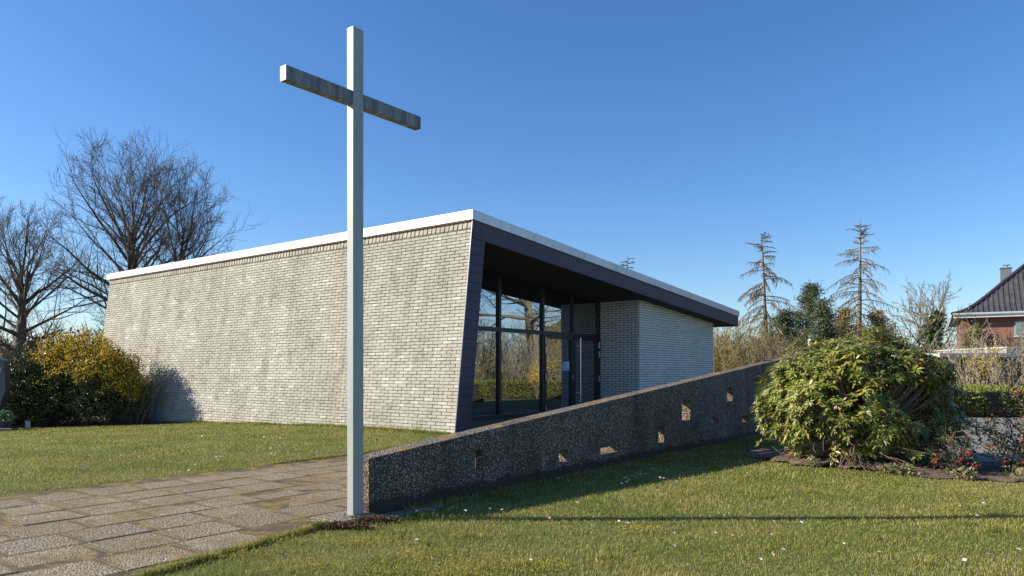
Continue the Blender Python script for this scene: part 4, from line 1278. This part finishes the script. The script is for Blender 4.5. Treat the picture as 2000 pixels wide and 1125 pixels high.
# ================================================================== TREES at the right
def dead_conifer(name, label, base, h, seed, spread, group=None, foliage=0, lean=0, dens=1.0):
    g = np.random.default_rng(seed)
    e = empty(name, base, label, 'tree', group)
    tp, _ = curve_path(base, (lean, 0, 1), h, 14, (0, 0, .05), .012, g)
    thick = [(tp, np.linspace(.20 * h / 10, .02, 14), 8)]
    thin = []; P = []
    nb = int(84 * dens)
    for i in range(nb):
        f = .22 + .76 * (i + g.random()) / nb
        x = f * 13; k = min(int(x), 12); p = tp[k] + (tp[k + 1] - tp[k]) * (x - k)
        a = g.uniform(0, 6.283)
        L = spread * (1.02 - f) ** .75 * g.uniform(.30, 1.0) + .18
        el = -.05 + .55 * (f - .5) + g.normal() * .12
        d = np.array([math.cos(a), math.sin(a), el])
        pts, _ = curve_path(p, d, L, 8, (0, 0, -.75 if f < .8 else -.1), .05, g)
        thick.append((pts, np.linspace(.028, .009, 8), 4))
        m = int(8 + 20 * L / spread)
        for j in range(m):
            q = .2 + .8 * (j + g.random()) / m; xx = q * 7; kk = min(int(xx), 6); pp = pts[kk] + (pts[kk + 1] - pts[kk]) * (xx - kk)
            dd = unit(pts[kk + 1] - pts[kk]); side = np.cross(dd, [0, 0, 1.0]) * g.choice([-1, 1])
            p2, _ = curve_path(pp, side * .6 + dd * .5 + np.array([0, 0, -.5 if f < .85 else .3]), g.uniform(.15, .55) * (1.1 - .5 * f), 5, (0, 0, -.7), .1, g)
            thin.append((p2, np.linspace(.016, .008, 5), 3)); P += list(p2[1:])
    link('trunk', tubes(thick), M['dead_wood'], e, smooth=True)
    link('crown', tubes(thin), M['dead_twig'], e)
    if foliage:
        P = np.array(P); q = P[g.integers(0, len(P), foliage)] + g.normal(size=(foliage, 3)) * .05
        link('foliage', leaves(q, rdirs(foliage, -.4, g), rdirs(foliage, .4, g), g.uniform(.06, .14, foliage), g.uniform(.02, .035, foliage)), M['brown_leaf'], e)
    return e
def at(px, Y): return ((px - 1000) / 1430 * Y, Y, 0)
dead_conifer('dead_spruce', 'tall dead spruce with drooping bare branches, standing behind the right roof end', at(1497, 38), (725 - 455) / 1430 * 38 + 1.2, 301, 3.5, 'dead spruces behind the chapel', 900)
dead_conifer('dead_spruce', 'tallest dead spruce with level bare branches behind the round shrub', at(1676, 40), (725 - 430) / 1430 * 40 + 1.2, 302, 4.3, 'dead spruces behind the chapel', 700)
dead_conifer('dead_spruce', 'dead spruce of which only the tip shows above the chapel roof', at(1226, 46), (725 - 503) / 1430 * 46 + 1.2, 303, 1.9, 'dead spruces behind the chapel', 0)

def conifer(name, label, base, h, spread, seed, count, mat, size=.12, group=None, f0=.08):
    g = np.random.default_rng(seed)
    e = empty(name, base, label, 'tree', group)
    tp, _ = curve_path(base, (0, 0, 1), h, 10, (0, 0, 0), .02, g)
    thick = [(tp, np.linspace(.16, .02, 10), 7)]; P = []
    for i in range(90):
        f = f0 + (.97 - f0) * (i + g.random()) / 90; x = f * 9; k = min(int(x), 8); p = tp[k] + (tp[k + 1] - tp[k]) * (x - k)
        a = g.uniform(0, 6.283); L = spread * (1.03 - f) ** 1.05 * g.uniform(.5, 1.15) + .10
        pts, _ = curve_path(p, (math.cos(a), math.sin(a), .15 + .5 * f), L, 7, (0, 0, .1), .07, g)
        thick.append((pts, np.linspace(.022, .006, 7), 4))
        for q in range(int(10 + 26 * L / spread)):
            xx = g.uniform(.15, 1) * 6; kk = min(int(xx), 5); pp = pts[kk] + (pts[kk + 1] - pts[kk]) * (xx - kk)
            P.append(pp + g.normal(size=3) * np.array([.13, .13, .07]))
    P = np.array(P); q = P[g.integers(0, len(P), count)] + g.normal(size=(count, 3)) * .08; n = count
    link('trunk', tubes(thick), M['dead_wood'], e, smooth=True)
    link('crown', leaves(q, rdirs(n, -.1, g), rdirs(n, .8, g), g.uniform(.7, 1.4, n) * size, g.uniform(.25, .4, n) * size), mat, e)
    return e
conifer('spruce', 'dark green spruce with thin top between the two tall dead spruces', at(1572, 37), (725 - 553) / 1430 * 37 + 1.2, 3.3, 311, 15000, M['needle'], .14)
conifer('spruce', 'smaller dark spruce right of the first dead spruce', at(1528, 35), (725 - 608) / 1430 * 35 + 1.2, 2.2, 312, 10000, M['needle'], .14)
conifer('spruce', 'blue green spruce seen just above the garden lamp', at(1606, 34), (725 - 588) / 1430 * 34 + 1.2, 2.2, 315, 9000, M['needle'], .14)
conifer('withered_conifer', 'withered brown conifer just right of the spruces', at(1640, 36), (725 - 602) / 1430 * 36 + 1.2, 2.6, 313, 8000, M['brown_leaf'], .14)
conifer('withered_conifer', 'withered brown conifer behind the tallest dead spruce', at(1712, 37), (725 - 606) / 1430 * 37 + 1.2, 2.5, 314, 8000, M['brown_leaf'], .14)

# brown thicket between chapel and trees
k = 0
for px, Y, h_, lab in ((1402, 33, 3.0, 'olive brown thicket of bare shoots touching the right end of the chapel'),
                       (1440, 32, 3.05, 'olive brown thicket of bare shoots under the end of the roof'),
                       (1478, 31, 2.6, 'olive brown thicket of bare shoots at the foot of the first dead spruce'),
                       (1535, 30, 2.2, 'lower grey brown thicket behind the high end of the pebble wall'),
                       (1600, 31, 2.2, 'grey brown thicket behind the garden lamp')):
    thicket('bare_shrub', lab, at(px, Y), 1.3, 1.0, h_, 85, 400 + k, 'stem_olive' if k < 3 else 'stem', 'bare shrubs behind the pebble wall', M['brown_leaf'] if k < 3 else None, 1500, tw=5, r=.014)
    k += 1
for px, Y, h_, n_, lab in ((1700, 33, 2.3, 60, 'bare bush just above the top of the rhododendron'), (1755, 33, 2.6, 50, 'thin bare bush right of the withered conifers'),
                       (1850, 27, 2.3, 75, 'bare bush at the foot of the ivy covered tree'), (1893, 24.5, 2.5, 70, 'tall bare stems in front of the brick house corner'),
                       (1935, 23.5, 2.2, 70, 'tall bare stems below the white garage roof edge'), (1985, 23, 2.4, 75, 'tall bare stems at the right edge above the hedge'), (2040, 23, 2.4, 60, 'tall bare stems just outside the right edge')):
    thicket('bare_shrub', lab, at(px, Y), .8 if px > 1800 else 1.2, .8, h_, n_ * 2 // 5, 420 + k, 'pale_stem', 'bare shrubs behind the hedge', tw=2, r=.019 if px > 1800 else .013)
    k += 1
# forsythia sprays among them
def forsythia(px, Y, zc, seed, label):
    g = np.random.default_rng(seed); b = at(px, Y); e = empty('forsythia', b, label, 'shrub')
    br = []; P = []
    for i in range(16):
        pts, _ = curve_path(b, (g.normal() * .18, g.normal() * .15, 1), zc * g.uniform(.7, 1.1), 8, (0, 0, 0), .06, g)
        br.append((pts, np.linspace(.012, .004, 8), 4)); P += [q for q in pts[5:]]
    P = np.array(P); n = 700; q = P[g.integers(0, len(P), n)] + g.normal(size=(n, 3)) * np.array([.10, .1, .14])
    link('stems', tubes(br), M['stem'], e)
    link('blossoms', leaves(q, rdirs(n, 0, g), rdirs(n, 0, g), g.uniform(.03, .06, n), g.uniform(.03, .05, n)), m_leaf('forsythia_bloom', [(.75, .52, .02), (.85, .62, .03)], .6), e)
forsythia(1930, 24.0, 1.9, 431, 'yellow forsythia spray in front of the white garage roof edge')
forsythia(1812, 22.5, 1.45, 432, 'low yellow forsythia spray behind the right side of the rhododendron')

# dense green undergrowth behind the hedge stems
blob_shrub('evergreen_bush', 'dark evergreen bush filling the gap behind the bare stems and the hedge', (16.3, 25.5, 0), [(15.2, 25.6, .7, 2.4, .8, .95), (18.8, 25.6, .7, 2.6, .8, .95)], 440, M['dark_leaf'], .13, 14000, 10)
# trees: ivy tree and companion
make_bare_tree('slim_bare_tree', 'slim bare tree with ivy wrapped trunk left of the brick house', at(1812, 36), 451, height=6.0, rad=.13, limbs=14, spread=1.9, trunk_h=.45, twigs=(6, 4, 3), tw_r=.012, bark='bark_olive', twig='stem', ivy=(.0, 1.0, 5200, .15))
make_bare_tree('slim_bare_tree', 'slim bare tree without ivy just left of the ivy wrapped one', at(1788, 37), 452, height=5.1, rad=.09, limbs=14, spread=2.0, trunk_h=.3, twigs=(6, 4, 3), tw_r=.012, bark='bark_olive', twig='stem')
make_bare_tree('slim_bare_tree', 'small bare tree right of the withered conifers', at(1737, 39), 453, height=3.6, rad=.07, limbs=10, spread=1.7, trunk_h=.3, twigs=(5, 4, 3), tw_r=.012, bark='bark_olive', twig='stem')

# hedge, trimmed; a long leg and a side leg
def hedge(name, label, x0, x1, y0, y1, h, seed, n):
    g = np.random.default_rng(seed)
    e = empty(name, ((x0 + x1) / 2, (y0 + y1) / 2, 0), label, 'hedge')
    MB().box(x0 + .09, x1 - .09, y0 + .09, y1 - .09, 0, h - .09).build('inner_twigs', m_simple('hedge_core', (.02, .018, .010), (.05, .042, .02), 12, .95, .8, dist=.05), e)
    # points on the shell
    A = [(x1 - x0) * h, (x1 - x0) * h, (y1 - y0) * h, (y1 - y0) * h, (x1 - x0) * (y1 - y0)]
    ks = g.choice(5, n, p=np.array(A) / sum(A)); P = np.zeros((n, 3)); N = np.zeros((n, 3))
    u, v = g.random(n), g.random(n) ; dpt = np.abs(g.normal(size=n)) * .05
    for k in range(5):
        m = ks == k
        if k == 0: P[m] = np.stack([x0 + (x1 - x0) * u[m], y0 + dpt[m], v[m] * h], 1); N[m] = (0, -1, 0)
        if k == 1: P[m] = np.stack([x0 + (x1 - x0) * u[m], y1 - dpt[m], v[m] * h], 1); N[m] = (0, 1, 0)
        if k == 2: P[m] = np.stack([x0 + dpt[m], y0 + (y1 - y0) * u[m], v[m] * h], 1); N[m] = (-1, 0, 0)
        if k == 3: P[m] = np.stack([x1 - dpt[m], y0 + (y1 - y0) * u[m], v[m] * h], 1); N[m] = (1, 0, 0)
        if k == 4: P[m] = np.stack([x0 + (x1 - x0) * u[m], y0 + (y1 - y0) * v[m], h - dpt[m]], 1); N[m] = (0, 0, 1)
    P += g.normal(size=P.shape) * .02
    keep = (np.array([mnoise.noise(Vector(tuple(p * 2.2))) for p in P]) > -.25) & ((P[:, 2] > .14) | (g.random(n) < .3))
    P, N = P[keep], N[keep]; n = len(P)
    link('foliage', leaves(P, unit(N * .4 + rdirs(n, .2, g)), unit(N * .6 + rdirs(n, .3, g) + np.array([-.5, 0, .2])), g.uniform(.045, .085, n), g.uniform(.03, .05, n)), M['hedge_leaf'], e)
hedge('hedge', 'low trimmed green hedge at the far side of the car park', 10.6, 24, 19.0, 19.8, .74, 461, 22000)
hedge('hedge', 'low trimmed hedge running back from the long one, mirrored in the entrance glass', 13.4, 14.1, 14.8, 18.99, .74, 462, 8000)
hedge('hedge', 'hedge stretch beyond the long one on the side of the chapel, mirrored in the glass', 12.9, 13.6, 19.85, 26.0, .78, 463, 11000)

# ================================================================== HOUSE at the right
def brick_tex(name, c1, c2, mort, bw, bh, uvscale=1):
    t = NT(name, .9)
    tc = t.new('ShaderNodeTexCoord'); sx = t.new('ShaderNodeSeparateXYZ'); cb = t.new('ShaderNodeCombineXYZ')
    t.l.new(tc.outputs['Object'], sx.inputs[0]); t.l.new(t.math('ADD', sx.outputs[0], sx.outputs[1]), cb.inputs[0]); t.l.new(sx.outputs[2], cb.inputs[1])
    b = t.new('ShaderNodeTexBrick'); t.l.new(cb.outputs[0], b.inputs['Vector'])
    b.inputs['Scale'].default_value = 1; b.inputs['Brick Width'].default_value = bw; b.inputs['Row Height'].default_value = bh; b.inputs['Mortar Size'].default_value = .010
    b.inputs['Color1'].default_value = c1 + (1,); b.inputs['Color2'].default_value = c2 + (1,); b.inputs['Mortar'].default_value = mort + (1,)
    t.col(t.mix(.5, b.outputs[0], t.ramp(t.noise(t.coord(), 3, 5), [(.3, .65), (.7, 1.3)]), 'MULTIPLY')).bump(b.outputs['Fac'], -.5, .01)
    return t.m
M['red_brick'] = brick_tex('red_house_brick', (.19, .065, .04), (.28, .11, .06), (.22, .18, .15), .25, .08)
house = empty('brick_house', (22.9, 38, 0), 'red brick house with dark tiled hipped roof at the right edge', 'house')
house.rotation_euler = (0, 0, math.radians(-30))
hw = MB().box(.40, 16.6, .45, 11.6, -.1, 4.05).build('wall', M['red_brick'], house)
prof = [(-.05, 4.12), (.3, 4.22), (.64, 4.38), (1.05, 4.68), (1.485, 5.07), (2.26, 5.82), (3.24, 6.74), (6.0, 9.3)]
X0, X1, Y0, Y1 = 0, 17, 0, 12.02
mb = MB()
for (d0, z0), (d1, z1) in zip(prof, prof[1:]):
    q0 = [(X0 + d0, Y0 + d0, z0), (X1 - d0, Y0 + d0, z0), (X1 - d0, Y1 - d0, z0), (X0 + d0, Y1 - d0, z0)]
    q1 = [(X0 + d1, Y0 + d1, z1), (X1 - d1, Y0 + d1, z1), (X1 - d1, Y1 - d1, z1), (X0 + d1, Y1 - d1, z1)]
    for i in range(4): mb.poly([q0[i], q0[(i + 1) % 4], q1[(i + 1) % 4], q1[i]])
mb.poly([(X0, Y0, 4.09), (X1, Y0, 4.09), (X1, Y1, 4.09), (X0, Y1, 4.09)])
t = NT('dark_roof_tiles', .42)
tc = t.new('ShaderNodeTexCoord'); sx = t.new('ShaderNodeSeparateXYZ'); t.l.new(tc.outputs['Object'], sx.inputs[0])
wy = t.math('FRACT', t.math('MULTIPLY', sx.outputs[2], 3.6))
base = t.ramp(t.noise(t.coord(), 4, 4), [(.3, (.050, .047, .050)), (.7, (.095, .088, .092))])
t.col(base).bump(wy, 1.0, .05)
TILE = t.m
rf = mb.build('roof', TILE, house)
mb = MB()
x = X0 + .35
while x < 12:
    for (d0, z0), (d1, z1) in zip(prof, prof[1:]):
        dmax = x - X0
        if d0 >= dmax: break
        d0 = max(d0, 0); e1 = min(d1, dmax); zz1 = z0 + (z1 - z0) * (e1 - d0) / (d1 - d0)
        mb.hexa([(x - .06, Y0 + d0, z0 - .02), (x + .06, Y0 + d0, z0 - .02), (x + .06, Y0 + e1, zz1 - .02), (x - .06, Y0 + e1, zz1 - .02),
                 (x - .035, Y0 + d0, z0 + .05), (x + .035, Y0 + d0, z0 + .05), (x + .035, Y0 + e1, zz1 + .05), (x - .035, Y0 + e1, zz1 + .05)])
    x += .235
mb.build('tile_ribs', TILE, rf)
hp = [np.array([X0 + d, Y0 + d, z + .06]) for d, z in prof]
link('hip_ridge', tubes([(np.array(hp), np.full(len(hp), .09), 6)]), m_simple('ridge_tile', (.05, .035, .05), (.09, .065, .08), 4, .5, 0), rf)
MB().box(2.45, 2.97, 6.0, 6.6, 5.6, 7.08).box(2.42, 3.0, 5.97, 6.63, 7.08, 7.14).build('chimney', m_simple('grey_chimney', (.10, .13, .16), (.15, .18, .21), 4), rf)
MB().cyl((2.75, 6.3, 7.14), (2.75, 6.3, 7.28), .06).box(2.58, 2.92, 6.13, 6.47, 7.28, 7.31).build('chimney_pot', M['steel'], rf)
MB().box(.02, 17, -.07, .01, 3.95, 4.09).build('eaves_board', m_simple('white_eaves', (.72, .73, .72), (.8, .8, .79), 3), rf)
MB().cyl((-.02, -.12, 4.13), (17, -.12, 4.13), .07, k=10).build('gutter', m_simple('zinc_gutter', (.30, .36, .36), (.40, .46, .45), 3, .5), rf)
MB().cyl((.95, -.1, 4.1), (.95, .38, 3.75), .045).cyl((.95, .38, 3.75), (.95, .38, 0), .045).build('downpipe', m_simple('zinc_pipe', (.34, .38, .38), (.44, .48, .47), 3, .5), hw)
for wx0 in (2.65, 7.0):
    f = MB().box(wx0, wx0 + 1.9, .37, .449, 2.98, 3.04).box(wx0, wx0 + 1.9, .37, .449, 3.66, 3.72).box(wx0, wx0 + .07, .37, .449, 3.04, 3.66).box(wx0 + 1.83, wx0 + 1.9, .37, .449, 3.04, 3.66).box(wx0 + .92, wx0 + .98, .38, .449, 3.04, 3.66).build('window', m_simple('grey_window', (.25, .27, .3), (.32, .34, .36), 3), hw)
    MB().box(wx0 + .06, wx0 + 1.84, .40, .42, 3.0, 3.70).build('pane', M['glass'], f)
    MB().box(wx0 - .05, wx0 + 1.95, .30, .449, 2.92, 2.978).build('sill', m_simple('pale_sill', (.5, .5, .48), (.58, .58, .56), 3), f)
# garage with flat roof in front of the house
gar = empty('garage', (20, 29, 0), 'low flat roofed garage with white roof edge behind the bare stems', 'garage')
gw = MB().box(17.3, 30, 29, 35, 0, 1.72).build('wall', m_simple('dark_garage_wall', (.07, .06, .05), (.13, .11, .09), 4), gar)
MB().box(16.6, 30.5, 28.4, 35.4, 1.76, 1.90).build('roof_edge', m_simple('white_roof_edge', (.62, .63, .62), (.74, .74, .72), 3), gar)
MB().box(20.4, 30.4, 30.2, 35.2, 1.90, 2.16).build('roof_parapet', m_simple('grey_parapet', (.20, .19, .17), (.30, .28, .25), 5), gar)
MB().box(20.35, 30.4, 30.15, 35.3, 2.16, 2.21).build('parapet_cap', m_simple('grey_cap', (.42, .42, .40), (.5, .5, .48), 5), gar)
# climbing shrub on the house corner
blob_shrub('climbing_shrub', 'olive green climber on the corner of the brick house below the eaves', (23.7, 37.7, 0), [(23.75, 37.6, 2.6, .50, .35, 1.2), (23.7, 37.5, 1.3, .8, .45, 1.2)], 471, M['hedge_leaf'], .12, 3600, 20)
thicket('bare_climber', 'tangled bare climber spreading over the brick house wall below the window', (25.2, 36.6, 0), 1.5, .3, 2.9, 55, 472, 'stem', tw=4, r=.014)

# ================================================================== what the entrance glass mirrors
make_bare_tree('bare_tree', 'large leaning bare tree beyond the car park, mirrored in the entrance glass', (24.2, 26.2, 0), 501, bark='bark_olive',
               height=13.5, rad=.42, limbs=22, spread=4.2, trunk_h=.42, twigs=(9, 6, 4), tw_r=.009, lean=(-.02, -.2), skip=lambda p: p[0] < .715 * p[1] + .8)
k = 0
for (x, y, h_) in ((30, 15, 4.2), (31, 19, 4.6), (32, 23, 4.3), (32, 27, 4.4), (33, 31, 4.8), (34, 35.5, 5.0)):
    lab = ['first', 'second', 'third', 'fourth', 'fifth', 'sixth'][k] + ' brown thicket from the near end of the row beyond the car park'
    thicket('bare_shrub', lab, (x, y, 0), 1.6, 2.4, h_, 100, 520 + k, 'stem_olive', 'brown thickets mirrored in the glass', M['brown_leaf'], 3500, tw=5, r=.02)
    k += 1
# far tree line all round the horizon: a wood too far off to count
def far_wood():
    g = np.random.default_rng(601); br = []
    for i in range(1500):
        a = math.radians(g.uniform(-66, 66)); R_ = g.uniform(150, 190)
        if -14 < math.degrees(a) < 8 and False: continue
        x, y = R_ * math.sin(a), R_ * math.cos(a)
        h = g.uniform(4, 7.5) * (1.0 + .25 * math.sin(a * 9))
        pts, _ = curve_path((x, y, 0), (g.normal() * .05, 0, 1), h, 4, (0, 0, 0), .03, g)
        br.append((pts, np.linspace(.22, .05, 4), 3))
        for k in range(26):
            s = pts[1] + (pts[-1] - pts[1]) * g.random()
            p2, _ = curve_path(s, (g.normal(), g.normal() * .5, .8), g.uniform(.8, 2.2), 3, (0, 0, .2), .1, g)
            br.append((p2, np.array([.07, .05, .03]), 3))
    o = link('far_wood', tubes(br), m_simple('far_bark', (.12, .10, .08), (.2, .165, .13), .1, .9, 0))
    tag(o, 'bare wood far off along the horizon', 'wood', kind='stuff')
far_wood()
